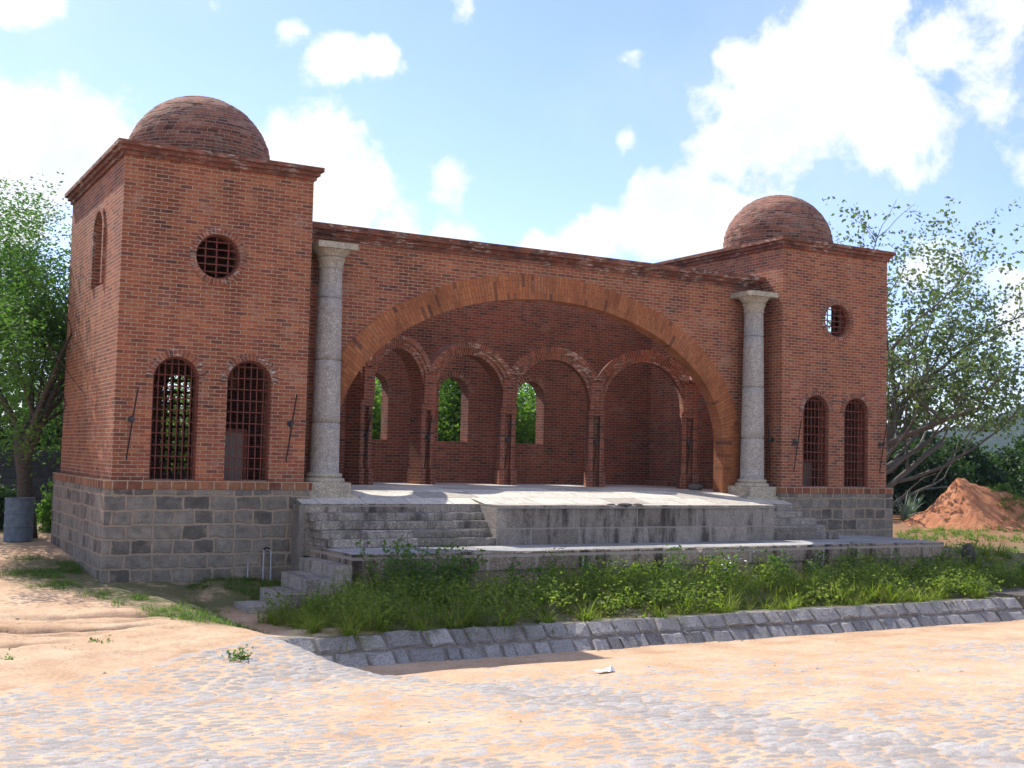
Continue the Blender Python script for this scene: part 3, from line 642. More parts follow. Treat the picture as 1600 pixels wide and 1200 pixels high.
# rear wall with three arched windows
mb = MB(); wx = [7.28, 9.55, 11.85]
mb.panel((0, YR, 0), (1, 0, 0), (0, 1, 0), [(2.9, -.6), (16.5, -.6), (16.5, 5.05), (2.9, 5.05)], [arch_hole(c - .43, c + .43, .93, 2.17) for c in wx], .42)
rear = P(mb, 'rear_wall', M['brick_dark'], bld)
for c in wx:
    mb = MB(); mb.ring((0, YR, 0), (1, 0, 0), (0, 1, 0), arch_line(c - .43, c + .43, 2.17, 18), .003, .14, .06, proud=.012); mb.build('window_arch', M['voussoir'], rear)
# arcade of pillars and scalloped arches in front of the rear wall
AV = [(4.3, 2.42), (6.14, 3.5), (8.14, 4.32), (10.54, 4.45), (12.7, 3.55), (14.84, 2.45)]
ZV, ZA, ZS = 2.57, 3.36, 1.80
def bay(A, B, cut=None):
    A = Vector((*A, 0)); B = Vector((*B, 0)); u = (B - A).normalized(); L = (B - A).length; w = Vector((-u.y, u.x, 0))
    if w.y < 0: w = -w
    hb = L / 2; aE = hb * 1.12; Rz = (ZA - ZV) / (1 - math.sqrt(1 - 1 / 1.12 ** 2)); zc = ZA - Rz; ai = hb - .19; ri = Rz - .28
    if cut is None: cut = L
    ex = [(x, zc + Rz * math.sqrt(max(0, 1 - ((x - hb) / aE) ** 2))) for x in np.linspace(0, cut, 25)]
    it = [(hb + ai * math.cos(a), zc + ri * math.sin(a)) for a in np.linspace(PI, 0, 29)]
    it = [q for q in it if q[0] <= cut]
    if cut >= L - 1e-6: poly = [(0, ZS), (.19, ZS)] + it + [(L - .19, ZS), (L, ZS)] + ex[::-1]
    else: poly = [(0, ZS), (.19, ZS)] + it + [(cut, it[-1][1])] + ex[::-1]
    mb = MB(); mb.panel(A - w * .2, u, w, poly, [], .4)
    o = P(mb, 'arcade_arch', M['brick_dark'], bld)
    # moulded bands
    def line(a, r, lo=None):
        out = []
        for t_ in np.linspace(PI, 0, 33):
            p = (hb + a * math.cos(t_), zc + r * math.sin(t_)); nx, nz = math.cos(t_) / a, math.sin(t_) / r; l = math.hypot(nx, nz)
            if -.03 <= p[0] <= cut + .03 and p[1] > (lo or zc) - 1e-6: out.append((p, (nx / l, nz / l)))
        return out
    mb = MB(); l1 = line(aE, Rz, ZV - .05); mb.ring(A - w * .2, u, w, l1, -.10, .035, .42, proud=.10)
    mb.ring(A - w * .2, u, w, line(aE - .14, Rz - .15, zc), -.05, .05, .1, proud=.055)
    mb.build('arch_moulding', M['voussoir'], o)
    mb = MB(); mb.ring(A - w * .2, u, w, line(ai, ri), .003, .10, .1, proud=.03); mb.build('inner_arch', M['voussoir'], o)
    return o
for A, B in zip(AV, AV[1:]): bay(A, B)
e = Vector((AV[-1][0] - AV[-2][0], AV[-1][1] - AV[-2][1])).normalized(); bay(AV[-1], (AV[-1][0] + e.x * 2.2, AV[-1][1] + e.y * 2.2), cut=(X0 - AV[-1][0]) / e.x)
bay((AV[0][0] - e.x * 2.2, AV[0][1] + e.y * 2.2), AV[0])
def rotbox(mb, c, ang, x0, x1, y0, y1, z0, z1):
    cs, sn = math.cos(ang), math.sin(ang); T = lambda x, y, z: (c[0] + x * cs - y * sn, c[1] + x * sn + y * cs, z)
    tb = MB(); tb.box((x0, y0, z0), (x1, y1, z1))
    for f, uv in zip(tb.f, tb.uv): mb.face([T(*tb.v[i]) for i in f], uv)
PANG = []
for i, c in enumerate(AV):
    a = Vector(AV[max(i - 1, 0)]); b = Vector(AV[min(i + 1, len(AV) - 1)]); d = b - a; ang = math.atan2(d.y, d.x); PANG.append(ang)
    mb = MB(); rotbox(mb, c, ang, -.10, .10, -.13, .2, FZ - .05, ZS - .13)
    rotbox(mb, c, ang, -.20, -.085, -.24, .22, FZ - .05, ZS - .13); rotbox(mb, c, ang, .085, .20, -.24, .22, FZ - .05, ZS - .13)
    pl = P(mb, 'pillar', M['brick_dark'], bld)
    mb = MB(); rotbox(mb, c, ang, -.215, .215, -.26, .23, ZS - .135, ZS + .01); rotbox(mb, c, ang, -.185, .185, -.30, .2, ZS + .008, ZV - .02); mb.build('impost', M['brick_dark'], pl)
    mb = MB(); rotbox(mb, c, ang, -.235, -.08, -.285, .23, FZ - .02, FZ + .50); rotbox(mb, c, ang, .08, .235, -.285, .23, FZ - .02, FZ + .50); mb.build('footing', M['brick_dark'], pl)
# columns
def column(x, y):
    mb = MB(); prof = [(.292, .17)]
    js = [1.17, 2.42, 3.67]; n = 40
    zs = sorted(set([round(.17 + (4.27 - .17) * k / 14, 3) for k in range(15)] + js))
    for z in zs:
        t_ = (z - .17) / 4.1; r = .292 - .062 * t_ ** 1.3
        if z in js: prof += [(r, z - .014), (r - .03, z - .007), (r - .03, z + .007), (r, z + .014)]
        else: prof.append((r, z))
    mb.lathe(prof, (x, y, 0), n); col = P(mb, 'column', M['column'], bld, smooth=False)
    for f in col.data.polygons: f.use_smooth = True
    mb = MB(); mb.box((x - .41, y - .41, FZ - .02), (x + .41, y + .41, .0))
    mb.lathe([(.0, -.01), (.40, -.01), (.415, .02), (.40, .075), (.345, .085), (.335, .10), (.36, .115), (.36, .15), (.33, .175), (.29, .18), (0, .18)], (x, y, 0), n)
    mb.box((x - .55, y - .47, FZ - .15), (x + .55, y + .40, FZ + .05)); mb.build('base', M['capital'], col)
    mb = MB(); mb.lathe([(.0, 4.255), (.245, 4.255), (.255, 4.27), (.255, 4.30), (.24, 4.31), (.245, 4.36), (.265, 4.41), (.285, 4.44), (.285, 4.47), (.262, 4.475), (.262, 4.485), (.285, 4.50), (.31, 4.54), (.36, 4.60), (.39, 4.635), (0, 4.64)], (x, y, 0), n)
    mb.box((x - .415, y - .415, 4.63), (x + .415, y + .415, 4.75)); mb.build('capital', M['capital'], col)
column(4.17, .42); column(15.24, .42)
# stage platform: paved floor, block face, two flights of steps
mb = MB(); BX0, BX1, SX0, SX1 = 7.22, 14.5, 3.42, 15.76
yb0, yb1 = -.45, .02
def strip(x0, x1, y0, z0, y1, z1, nx=1): mb.face([(x0, y0, z0), (x1, y0, z0), (x1, y1, z1), (x0, y1, z1)], mi=1)
strip(SX0, SX1, yb1, FZ, YW, FZ + .10); strip(SX0, SX1, YW, FZ + .10, 2.0, FZ + .14); strip(SX0, SX1, 2.0, FZ + .14, YR + .05, FZ + .15); strip(SX0, BX0, yb0, FZF, yb1, FZ); strip(BX1, SX1, yb0, FZF, yb1, FZ)
strip(BX0, BX1, yb0 - .3, FZF + .008, yb1, FZ)
xx_ = BX0
for wd in (1.3, 1.15, 1.4, 1.25, 1.2, 5):
    xe_ = min(xx_ + wd, BX1); rough_slab(mb, (xx_ + .003, YF - .035 + random.uniform(-.012, .012), FZF - .062), (xe_ - .003, yb0 - .29, FZF + .011), random.Random(int(xx_ * 10)), .014, .11, 0, 1); xx_ = xe_
mb.face([(SX0, yb0, TZ - .2), (BX0, yb0, TZ - .2), (BX0, yb0, FZF), (SX0, yb0, FZF)]); mb.face([(BX1, yb0, TZ - .2), (SX1, yb0, TZ - .2), (SX1, yb0, FZF), (BX1, yb0, FZF)])
mb.face([(BX0, YF, TZ - .2), (BX1, YF, TZ - .2), (BX1, YF, FZF - .06), (BX0, YF, FZF - .06)])
for xx, sg in ((BX0, 1), (BX1, -1)):
    q = [(xx, yb1, TZ - .2), (xx, YF, TZ - .2), (xx, YF, FZF - .06), (xx, yb0 - .295, FZF - .06), (xx, yb0 - .295, FZF + .007), (xx, yb1, FZ)]; mb.face(q if sg > 0 else q[::-1])
for xx, sg in ((SX0, 1), (SX1, -1)):
    q = [(xx, yb1, TZ - .8), (xx, yb0, TZ - .8), (xx, yb0, FZF), (xx, yb1, FZ)]; mb.face(q if sg > 0 else q[::-1], mi=2)
    q = [(xx, YR, TZ - .8), (xx, yb1, TZ - .8), (xx, yb1, FZ), (xx, YW, FZ + .10), (xx, YR, FZ + .15)]; mb.face(q if sg > 0 else q[::-1], mi=2)
plat = P(mb, 'stage_platform', [M['stage_face'], M['floor'], M['render']], bld)
rr = random.Random(4)
NS = 4; rise = (FZF - TZ) / 5
for k in range(1, NS + 1):
    zt = FZF - rise * k; yf = yb0 - .185 * k; yk = yb0 - .185 * (k - 1) - .003 if k > 1 else yb0 - .003
    for x0, x1 in ((SX0 + .06 + .05 * k, BX0 - .003), (BX1 + .003, [15.8, 15.9, 16.2, 16.3, 16.6][k])):
        x = x0; mb = MB()
        while x < x1 - .05:
            L = min(rr.uniform(1.2, 1.9), x1 - x);  L = x1 - x if x1 - x - L < .4 else L
            dz = rr.uniform(-.012, .006); dy = rr.uniform(-.012, .012)
            rough_slab(mb, (x + .004, yf + dy, zt - .155), (x + L - .004, yb0 + .1, zt + dz), rr); x += L
        mb.build('step', M['step'], plat)
# left plastered cheek of the platform
mb = MB(); mb.box((SX0 - .07, yb0 - .06, -1.95), (SX0 + .04, -.125, FZF - .02)); mb.build('cheek', M['render'], plat)
# ------------------------------------------------------------------ lower terrace with side steps
ter = thing('stone_terrace', (11, YT, -1.9), 'long low granite terrace with dark stained front edge running below the stage', 'terrace')
mb = MB(); a, b = 3.6, 18.5
mb.face([(a, YT + .3, TZ), (b, YT + .3, TZ), (b, -.13, TZ - .01), (a, -.13, TZ - .01)], mi=1)
xx_ = a; rt = random.Random(8)
while xx_ < b - .05:
    xe_ = min(xx_ + rt.uniform(.9, 1.25), b); xe_ = b if b - xe_ < .3 else xe_; rough_slab(mb, (xx_ + .003, YT + rt.uniform(-.012, .012), TZ - .34), (xe_ - .003, YT + .31, TZ + .004 + rt.uniform(-.004, .004)), rt, .016, .10, 0, 1); xx_ = xe_
def slab_front(mb, x0, x1, y, z0, z1):
    mb.face([(x0, y, z0), (x1, y, z0), (x1, y, z1), (x0, y, z1)])
slab_front(mb, a, b + .1, YT + .03, -2.3, TZ - .34)
mb.face([(a, YT, TZ - .34), (a, YT + .03, TZ - .34), (b, YT + .03, TZ - .34), (b, YT, TZ - .34)])
mb.face([(a, -.13, -2.3), (a, YT, -2.3), (a, YT, TZ - .006), (a, -.13, TZ - .006)]); mb.face([(b, YT, -2.3), (b, -.13, -2.3), (b, -.13, TZ - .006), (b, YT, TZ - .006)])
P(mb, 'terrace_body', [M['terrace_face'], M['terrace_top']], ter)
for k, (zt, xl, yb) in enumerate([(-1.36, 3.27, -.85), (-1.575, 2.80, -1.15), (-1.80, 2.36, -1.45), (-2.0, 1.80, -1.75)]):
    mb = MB(); xr = [3.597, 3.265, 2.797, 2.357][k]; y = yb; 
    while y > YT + .05:
        L = min(rr.uniform(.5, .8), y - YT); L = y - YT if y - YT - L < .3 else L
        dx = rr.uniform(-.03, .03); dz = rr.uniform(-.015, .01)
        mb.box((xl + dx, y - L + .006, zt - .5), (xr, y - .006, zt + dz)); y -= L
    P(mb, 'step', M['step_low'], ter)
mb = MB(); mb.box((18.503, YT + .02, -2.0), (18.78, -1.9, TZ - .17)); P(mb, 'end_block', M['terrace_face'], ter)
# ------------------------------------------------------------------ battered canal wall of rough blocks
cw = thing('canal_wall', (9, -6.4, -2.4), 'low battered wall of two courses of rough grey stone along the sandy channel', 'wall')
mb = MB(); x0, x1 = 1.15, 16.3
fy = lambda z: -6.62 + (z + 2.36) / .42 * .42
mb.face([(x0, fy(-2.6), -2.6), (x1, fy(-2.6), -2.6), (x1, fy(-1.97), -1.985), (x0, fy(-1.97), -1.985)]); mb.face([(x0, fy(-1.97), -1.985), (x1, fy(-1.97), -1.985), (x1, -5.7, -2.02), (x0, -5.7, -2.02)])
mb.face([(x0, -5.7, -2.6), (x0, fy(-2.6), -2.6), (x0, fy(-1.97), -1.985), (x0, -5.7, -2.02)])
P(mb, 'mortar_core', M['render'], cw)
m_, t_, b_ = new_mat('canal_block'); pos_ = obj_pos(t_)
isl = t_.node('ShaderNodeNewGeometry').outputs['Random Per Island']; f_ = t_.noise(pos_, 30, 5, .7).outputs['Fac']; g_ = t_.noise(pos_, 5, 5, .65).outputs['Fac']
c_ = t_.ramp(isl, [(0, (.20, .19, .18)), (.4, (.29, .275, .26)), (.8, (.38, .355, .335)), (1, (.25, .245, .24))])
c_ = t_.mix(1.0, c_, t_.ramp(f_, [(.3, (.6, .6, .6)), (.7, (1.35, 1.35, 1.35))]), 'MULTIPLY'); c_ = t_.mix(t_.mrange(g_, .5, .7, 0, .5, True), c_, (.10, .08, .065))
t_.put(b_.inputs['Base Color'], c_); bump(t_, b_, t_.math('ADD', f_, g_), .9, .03); M['canal_block'] = m_
mb = MB()
for row, (z0, z1) in enumerate([(-2.58, -2.175), (-2.165, -1.955)]):
    x = x0 + .02
    while x < x1 - .1:
        L = rr.choice([.22, .3, .36, .42, .5, .62]) * rr.uniform(.9, 1.1); L = min(L, x1 - x); g = rr.uniform(.008, .028)
        za, zb = z0 + .0, z1 - rr.uniform(0, .035); sk = rr.uniform(-.11, .07)
        out_ = rr.uniform(.02, .045)
        def pt(xx, z, o): return (xx, fy(z) - o * .72, z + o * .55)
        nx_, nz_ = 4, 3; G = [[None] * (nx_ + 1) for _ in range(nz_ + 1)]
        for j in range(nz_ + 1):
            for i in range(nx_ + 1):
                s_, q_ = i / nx_, j / nz_
                ed = min(s_, 1 - s_, q_, 1 - q_); o_ = out_ * (0 if ed < 1e-6 else 1) + (0 if ed < 1e-6 else rr.uniform(-.016, .016))
                cx = .06 * (1 - 2 * s_) if 0 < j < nz_ else 0; 
                xx = x + g + (L - 2 * g) * (s_ if 0 < i < nx_ else s_) + sk * (q_ - .5) + (rr.uniform(-.012, .012))
                # rounded block: first and last interior ring pushed towards the edge
                if 0 < i < nx_: xx = x + g + (L - 2 * g) * (.07 + .86 * (i - 1) / (nx_ - 2)) + sk * (q_ - .5) + rr.uniform(-.01, .01)
                zz_ = za + (zb - za) * q_
                if 0 < j < nz_: zz_ = za + (zb - za) * (.10 + .80 * (j - 1) / (nz_ - 2))
                G[j][i] = pt(xx, zz_ + rr.uniform(-.014, .014), o_)
        base = len(mb.v)
        for j in range(nz_ + 1):
            for i in range(nx_ + 1): mb.v.append(G[j][i])
        for j in range(nz_):
            for i in range(nx_):
                a_ = base + j * (nx_ + 1) + i; mb.f.append((a_, a_ + 1, a_ + nx_ + 2, a_ + nx_ + 1)); mb.mi.append(0); mb.uv.append([(0, 0)] * 4)
        x += L + .004
P(mb, 'block_facing', M['canal_block'], cw)
# culvert mouth at the end of the channel
cv = thing('culvert', (16.9, -6.2, -2.4), 'dark square culvert mouth at the end of the channel wall', 'culvert')
mb = MB(); mb.box((16.303, -6.45, -2.7), (16.42, -5.4, -2.03)); mb.box((17.75, -6.45, -2.7), (18.1, -5.4, -2.03)); mb.box((16.303, -6.47, -2.028), (18.1, -5.4, -1.93)); mb.box((16.423, -5.5, -2.7), (17.747, -5.403, -2.032)); mb.box((16.423, -6.3, -2.7), (17.747, -5.5, -2.55))
P(mb, 'headwall', M['rock'], cv)
# ------------------------------------------------------------------ iron torches on the walls
def torch(x, y, nx, ny, z, label, group, lean=.13):
    """slanting iron rod held off the wall by a round bracket; (nx,ny) points out of the wall"""
    t = thing('wall_torch', (x, y, z), label, 'torch', group); s = Vector((-ny, nx, 0)); n = Vector((nx, ny, 0)); c = Vector((x, y, z))
    mb = MB(); mb.tube([c + n * .07 - s * lean * .55 + Vector((0, 0, -.74)), c + n * .13, c + n * .19 + s * lean * .45 + Vector((0, 0, .56))], [.013, .016, .014], 6); P(mb, 'rod', M['iron'], t)
    mb = MB(); mb.tube([c - n * .02, c + n * .02], .062, 12); mb.tube([c + n * .015, c + n * .135], .02, 8); mb.tube([c + n * .10, c + n * .16], .038, 10); P(mb, 'bracket', M['plate'], t)
    return t
G1 = 'iron torches on the tower fronts'
torch(.30, 0, 0, -1, 1.10, 'slanting black iron torch near the sunlit outer corner of the near tower', G1)
torch(3.28, 0, 0, -1, 1.12, 'slanting black iron torch between a near tower window and the near column', G1)
torch(X0 + .42, 0, 0, -1, 1.10, 'slanting black iron torch beside the tower window nearest the far column', G1)
torch(X0 + 3.36, 0, 0, -1, 1.12, 'slanting black iron torch on the far outer corner of the building above the red earth', G1)
tl = ['first pillar beside the near jamb', 'pillar between first and second rear windows', 'pillar between second and third rear windows', 'pillar beyond the third rear window', 'last pillar nearest the far jamb']
for (c, ang), l in zip(list(zip(AV, PANG))[1:], tl):
    n = (math.sin(ang), -math.cos(ang)); torch(c[0] + n[0] * .15, c[1] + n[1] * .15, n[0], n[1], 1.0, 'dark iron torch in the groove of the ' + l, 'iron torches on the arcade pillars', .10)
torch(X0, .30, -1, 0, 1.15, 'dark iron torch in the shaded corner behind the far column', 'iron torches on the tower sides', .05)
# ------------------------------------------------------------------ small things on and around the building
bd = thing('grey_panel', (2.3, .75, -.06), 'flat grey panel standing behind the bars of a near tower window', 'panel')
mb = MB(); mb.box((1.95, .70, -.06), (2.62, .74, .95)); P(mb, 'sheet', M['board'], bd); mb = MB(); mb.box((1.93, .66, .95), (2.64, .78, 1.0)); mb.box((2.60, .66, -.06), (2.66, .78, .948)); P(mb, 'frame', M['grille'], bd)
bd = thing('grey_panel', (X0 + 1.2, .75, -.06), 'grey panel low behind the bars of a far tower window', 'panel')
mb = MB(); mb.box((X0 + .6, .70, -.06), (X0 + 1.7, .74, .62)); P(mb, 'sheet', M['board'], bd); mb = MB(); mb.box((X0 + .58, .66, .622), (X0 + 1.72, .78, .66)); P(mb, 'frame', M['grille'], bd)
for x, h, lab in ((2.50, .30, 'short grey pipe stub standing against the stone plinth'),):
    z = gz(x, -.2); mb = MB(); mb.tube([(x, -.18, z - .1), (x, -.18, z + h)], .014, 8); tag(mb.build('water_pipe', M['pipe']), lab, 'pipe')
z = gz(2.85, -.2); t = thing('water_pipe', (2.85, -.2, z), 'looped grey water pipe rising from the grass at the stone plinth', 'pipe')
mb = MB(); mb.tube([(2.79, -.2, z - .1), (2.79, -.2, z + .58), (2.81, -.2, z + .60), (2.90, -.2, z + .585), (2.93, -.2, z + .55), (2.94, -.2, z - .1)], .015, 8); P(mb, 'pipe_loop', M['pipe'], t)
mb = MB(); mb.tube([(2.79, -.2, z + .59), (2.83, -.2, z + .625), (2.90, -.2, z + .60)], .022, 8); P(mb, 'elbow', M['iron'], t)
def lump(name, c, r, mat, sq=(1, 1, .7), seed=0, sub=2, amp=.28):
    import bmesh
    bm = bmesh.new(); bmesh.ops.create_icosphere(bm, subdivisions=sub, radius=1.0)
    for v in bm.verts:
        k = 1 + amp * (2 * float(fbm(v.co.x * 2 + seed * 3.3, v.co.y * 2 + v.co.z * 1.7, 1.3, 3, seed)))
        v.co = Vector((v.co.x * r * sq[0] * k, v.co.y * r * sq[1] * k, v.co.z * r * sq[2] * k))
    me = bpy.data.meshes.new(name); bm.to_mesh(me); bm.free(); me.materials.append(mat); o = bpy.data.objects.new(name, me); o.location = c; SC.collection.objects.link(o); return o
tag(lump('stone_chunk', (14.55, 1.75, FZ + .2), .17, M['rubble'], (1.3, .9, .6), 2), 'dark broken stone lying at the foot of the last arcade pillar', 'stone')
for i, (x, y, s) in enumerate([(10.35, -1.16, .10), (10.7, -1.13, .08), (10.05, -1.1, .06)]):
    tag(lump('stone_chip', (x, y, FZF + .02), s, M['rubble'], (1.8, .9, .35), i + 5, 2), ['biggest grey stone chip on the front edge of the stage floor', 'flat stone chip right of the biggest one on the stage edge', 'smallest stone chip left of the others on the stage edge'][i], 'stone', 'stone chips on the stage edge')
tag(lump('dark_rock', (18.85, -3.0, gz(18.85, -3.0) + .22), .2, M['rock'], (.8, .8, 1.3), 9, 3), 'dark rough stone standing at the end of the terrace above the weeds', 'stone')
tag(lump('dark_rock', (19.15, -3.3, gz(19.15, -3.3) + .1), .17, M['rock'], (1.2, .9, .8), 12, 3), 'low dark stone beside the standing one at the end of the terrace', 'stone')
mb = MB(); zc_ = float(cob_h(np.array([4.75]), np.array([-8.75]))[0]) + .012
rp_ = random.Random(2); G_ = [[(4.62 + i * .055 + rp_.gauss(0, .008), -8.80 + j * .05 + rp_.gauss(0, .008), zc_ + abs(rp_.gauss(0, .022))) for i in range(6)] for j in range(4)]
for j in range(3):
    for i in range(5): mb.face([G_[j][i], G_[j][i + 1], G_[j + 1][i + 1], G_[j + 1][i]])
tag(mb.build('paper_scrap', M['paper']), 'crumpled white paper scrap on the cobbles near the channel', 'litter')
# drum by the tree
zd = gz(-.72, 6.0); dr = thing('steel_drum', (-.72, 6.0, zd), 'blue grey steel drum standing beside the tree trunk', 'drum')
mb = MB(); prof = [(0, .02), (.29, .02), (.30, 0), (.31, .02), (.30, .05)]
for k in range(1, 24):
    z = .05 + .85 * k / 24; prof.append((.30 + (.014 if k in (8, 16) else 0), z))
prof += [(.30, .90), (.315, .92), (.315, .95), (.295, .95), (.285, .90), (.28, .5), (0, .5)]
mb.lathe(prof, (-.72, 6.0, zd), 28); P(mb, 'drum_body', M['drum'], dr)
# ------------------------------------------------------------------ vegetation
def quads_obj(name, V, mat, parent=None, loc=None):
    """V: (n,4,3) array of quads"""
    n = len(V); me = bpy.data.meshes.new(name); me.vertices.add(n * 4); me.vertices.foreach_set('co', V.astype(np.float32).ravel())
    me.loops.add(n * 4); me.loops.foreach_set('vertex_index', np.arange(n * 4, dtype=np.int32)); me.polygons.add(n); me.polygons.foreach_set('loop_start', np.arange(0, n * 4, 4, dtype=np.int32))
    me.update(calc_edges=True); me.materials.append(mat); o = bpy.data.objects.new(name, me); SC.collection.objects.link(o)
    if parent: o.parent = parent; o.location = -parent.location if parent.type == 'EMPTY' else (0, 0, 0)
    if loc is not None: o.location = loc
    return o
def leaves(C, size, g, flat=.5, asp=.5):
    """pointed leaf quads at the given centres (n,3)"""
    n = len(C); d = g.normal(size=(n, 3)); d[:, 2] *= flat; d /= np.linalg.norm(d, axis=1)[:, None] + 1e-9
    e = g.normal(size=(n, 3)); e -= (e * d).sum(1)[:, None] * d; e /= np.linalg.norm(e, axis=1)[:, None] + 1e-9
    s = (size * (.65 + .7 * g.random(n)))[:, None]
    return np.stack([C - d * s * .5, C + e * s * asp * .5, C + d * s * .5, C - e * s * asp * .5], 1)
def grow(base, spec, r):
    """recursive limbs; returns (polylines with radii, tip points)"""
    limbs = []; tips = []
    def rec(p, d, L, rad, lev):
        n = 5 if lev < 2 else 4; pts = [p.copy()]; rads = [rad]; q = p.copy(); dd = d.normalized()
        for i in range(n):
            dd = (dd + Vector((r.gauss(0, 1), r.gauss(0, 1), r.gauss(0, 1))) * spec['wob'] + Vector((0, 0, spec['up'][min(lev, len(spec['up']) - 1)]))).normalized()
            q = q + dd * (L / n); pts.append(q.copy()); rads.append(rad * (1 - (1 - spec['taper']) * (i + 1) / n))
        limbs.append((pts, rads, lev))
        if lev >= spec['levels']:
            tips.append((pts[-1], dd, lev)); tips.append((pts[-2], dd, lev)); return
        k = spec['kids'][lev]
        for j in range(k):
            f = r.uniform(*spec['from']) if j < k - 1 else 1.0
            i = min(int(f * n), n - 1); pp = pts[i].lerp(pts[i + 1], f * n - i) if f < 1 else pts[-1]
            sp = r.uniform(*spec['spread']) if f < 1 else r.uniform(.1, .45)
            ax = dd.cross(Vector((r.gauss(0, 1), r.gauss(0, 1), r.gauss(0, 1)))).normalized()
            nd = (dd * math.cos(sp) + ax * math.sin(sp))
            rec(pp, nd, L * r.uniform(*spec['lr']), max(rads[min(i + 1, n)] * r.uniform(.5, .8), .008), lev + 1)
            if lev >= spec['levels'] - 2: tips.append((pp, nd, lev))
    for d, L, rad in spec['stems']: rec(Vector(base), Vector(d), L, rad, 0)
    return limbs, tips
def limbs_mb(limbs, minr=.012):
    mb = MB()
    for pts, rads, lev in limbs:
        if rads[0] < minr: continue
        mb.tube(pts, rads, 9 if lev == 0 else (6 if lev < 3 else 4), caps=lev == 0)
    return mb
def tree(name, label, loc, spec, mat, bark, seed, leaf, per, spread, flat=.5, asp=.5, group=None, cat='tree', keep=None, minr=.012, low=None):
    r = random.Random(seed); g = np.random.default_rng(seed)
    t = thing(name, loc, label, cat, group)
    limbs, tips = grow(loc, spec, r)
    if low: limbs = [l for l in limbs if l[2] < 2 or l[0][-1].z > low]
    mb = limbs_mb(limbs, minr); o = mb.build('trunk', bark, t, smooth=True); o.location = -t.location
    T = np.array([tuple(p) for p, d, l in tips])
    if keep is not None: T = T[keep(T)]
    C = np.repeat(T, per, 0); C = C + g.normal(size=C.shape) * np.array(spread)
    quads_obj('crown', leaves(C, leaf, g, flat, asp), mat, t); return t
# feathery tree left of the near tower
tree('feathery_tree', 'tall pale green feathery tree with a dark forked trunk left of the near tower', (-.42, 6.6, gz(-.42, 6.6) - .1),
     dict(stems=[((.02, 0, 1), 2.5, .21)], levels=5, kids=[5, 4, 4, 3, 2], spread=(.45, 1.1), lr=(.70, .97), wob=.10, up=[.05, .10, .06, -.02, -.08], taper=.6, **{'from': (.35, .95)}),
     M['leaf_feather'], M['bark'], 11, .095, 70, (.24, .24, .18), .45, .42, keep=lambda T: (T[:, 2] > .35) & ~((T[:, 1] < 5.75) & (T[:, 0] > -4.39 + .1535 * (T[:, 1] + 22.09) - .45)))
# wide open tree behind the far tower
def sprd():
    return dict(stems=[((.1, .1, 1), 4.8, .30), ((.9, -.05, .78), 4.6, .15), ((.98, .1, .40), 4.4, .09), ((-.1, .1, 1), 4.4, .20), ((.3, -.1, 1), 5.4, .22), ((.55, .15, 1), 5.4, .16)], levels=4, kids=[4, 4, 4, 3], spread=(.45, 1.15), lr=(.58, .86), wob=.16, up=[.03, .03, .03, .02, 0], taper=.55, **{'from': (.3, .95)})
tree('spreading_tree', 'large open crowned tree with pale winding branches behind the far tower', (29.0, 10.5, gz(29.0, 10.5) - .1), sprd(), M['leaf_open'], M['bark_pale'], 23, .17, 6, (.15, .15, .12), .8, .6, keep=lambda T: (T[:, 2] < 10.6) & (T[:, 0] > 26.5) & (T[:, 2] > 2.0), low=2.2)
# trees behind the rear wall, seen through its windows
bs_ = lambda h, k=4: dict(stems=[((.05, 0, 1), h * .34, .13), ((-.5, .1, 1), h * .32, .09), ((.55, -.1, .9), h * .32, .09), ((.2, -.5, .8), h * .25, .07)], levels=3, kids=[5, 5, 4], spread=(.4, 1.15), lr=(.5, .85), wob=.14, up=[.05, .02, 0, 0], taper=.55, **{'from': (.2, .95)})
for i, (x, y, h, lab) in enumerate([(10.3, 13.2, 7.4, 'sunlit bushy tree seen through the first rear window'), (13.4, 13.0, 7.6, 'sunlit bushy tree filling the middle rear window'), (16.6, 13.4, 7.2, 'bushy tree with sky gaps seen through the third rear window'), (6.6, 19.0, 6.4, 'bushy tree showing through the barred near tower window')]):
    tree('bushy_tree', lab, (x, y, gz(x, y) - .1), bs_(h), M['leaf_bright'], M['bark'], 40 + i, .135, 60, (.32, .32, .30), .7, .55, 'trees behind the building')
# dark trees on the right, behind the mound
labs = ['dark bushy tree just right of the far tower wall', 'dark bushy tree directly behind the peak of the red earth mound', 'dark rounded bushy tree between the mound and the picture edge', 'tall dark tree at the right edge of the view', 'dark bushy tree behind the left foot of the mound', 'dark tree in the second row behind the mound', 'dark low bushy tree behind the grass slope', 'far dark tree beyond the branch of the spreading tree', 'dark tree half hidden by the far tower corner']
for i, (x, y, h) in enumerate([(37.0, 14.5, 3.5), (41.0, 15.5, 3.8), (45.5, 14.5, 4.2), (48.0, 16.5, 4.9), (34.0, 12.5, 3.6), (43.5, 20, 4.6), (45, 11.5, 2.8), (39, 20, 3.4), (31.4, 14.0, 3.4)]):
    tree('dark_tree', labs[i], (x, y, gz(x, y) - .2), bs_(h), M['leaf_dark'], M['bark'], 60 + i, .24, 42, (.36, .36, .34), .7, .6, 'dark trees behind the mound')
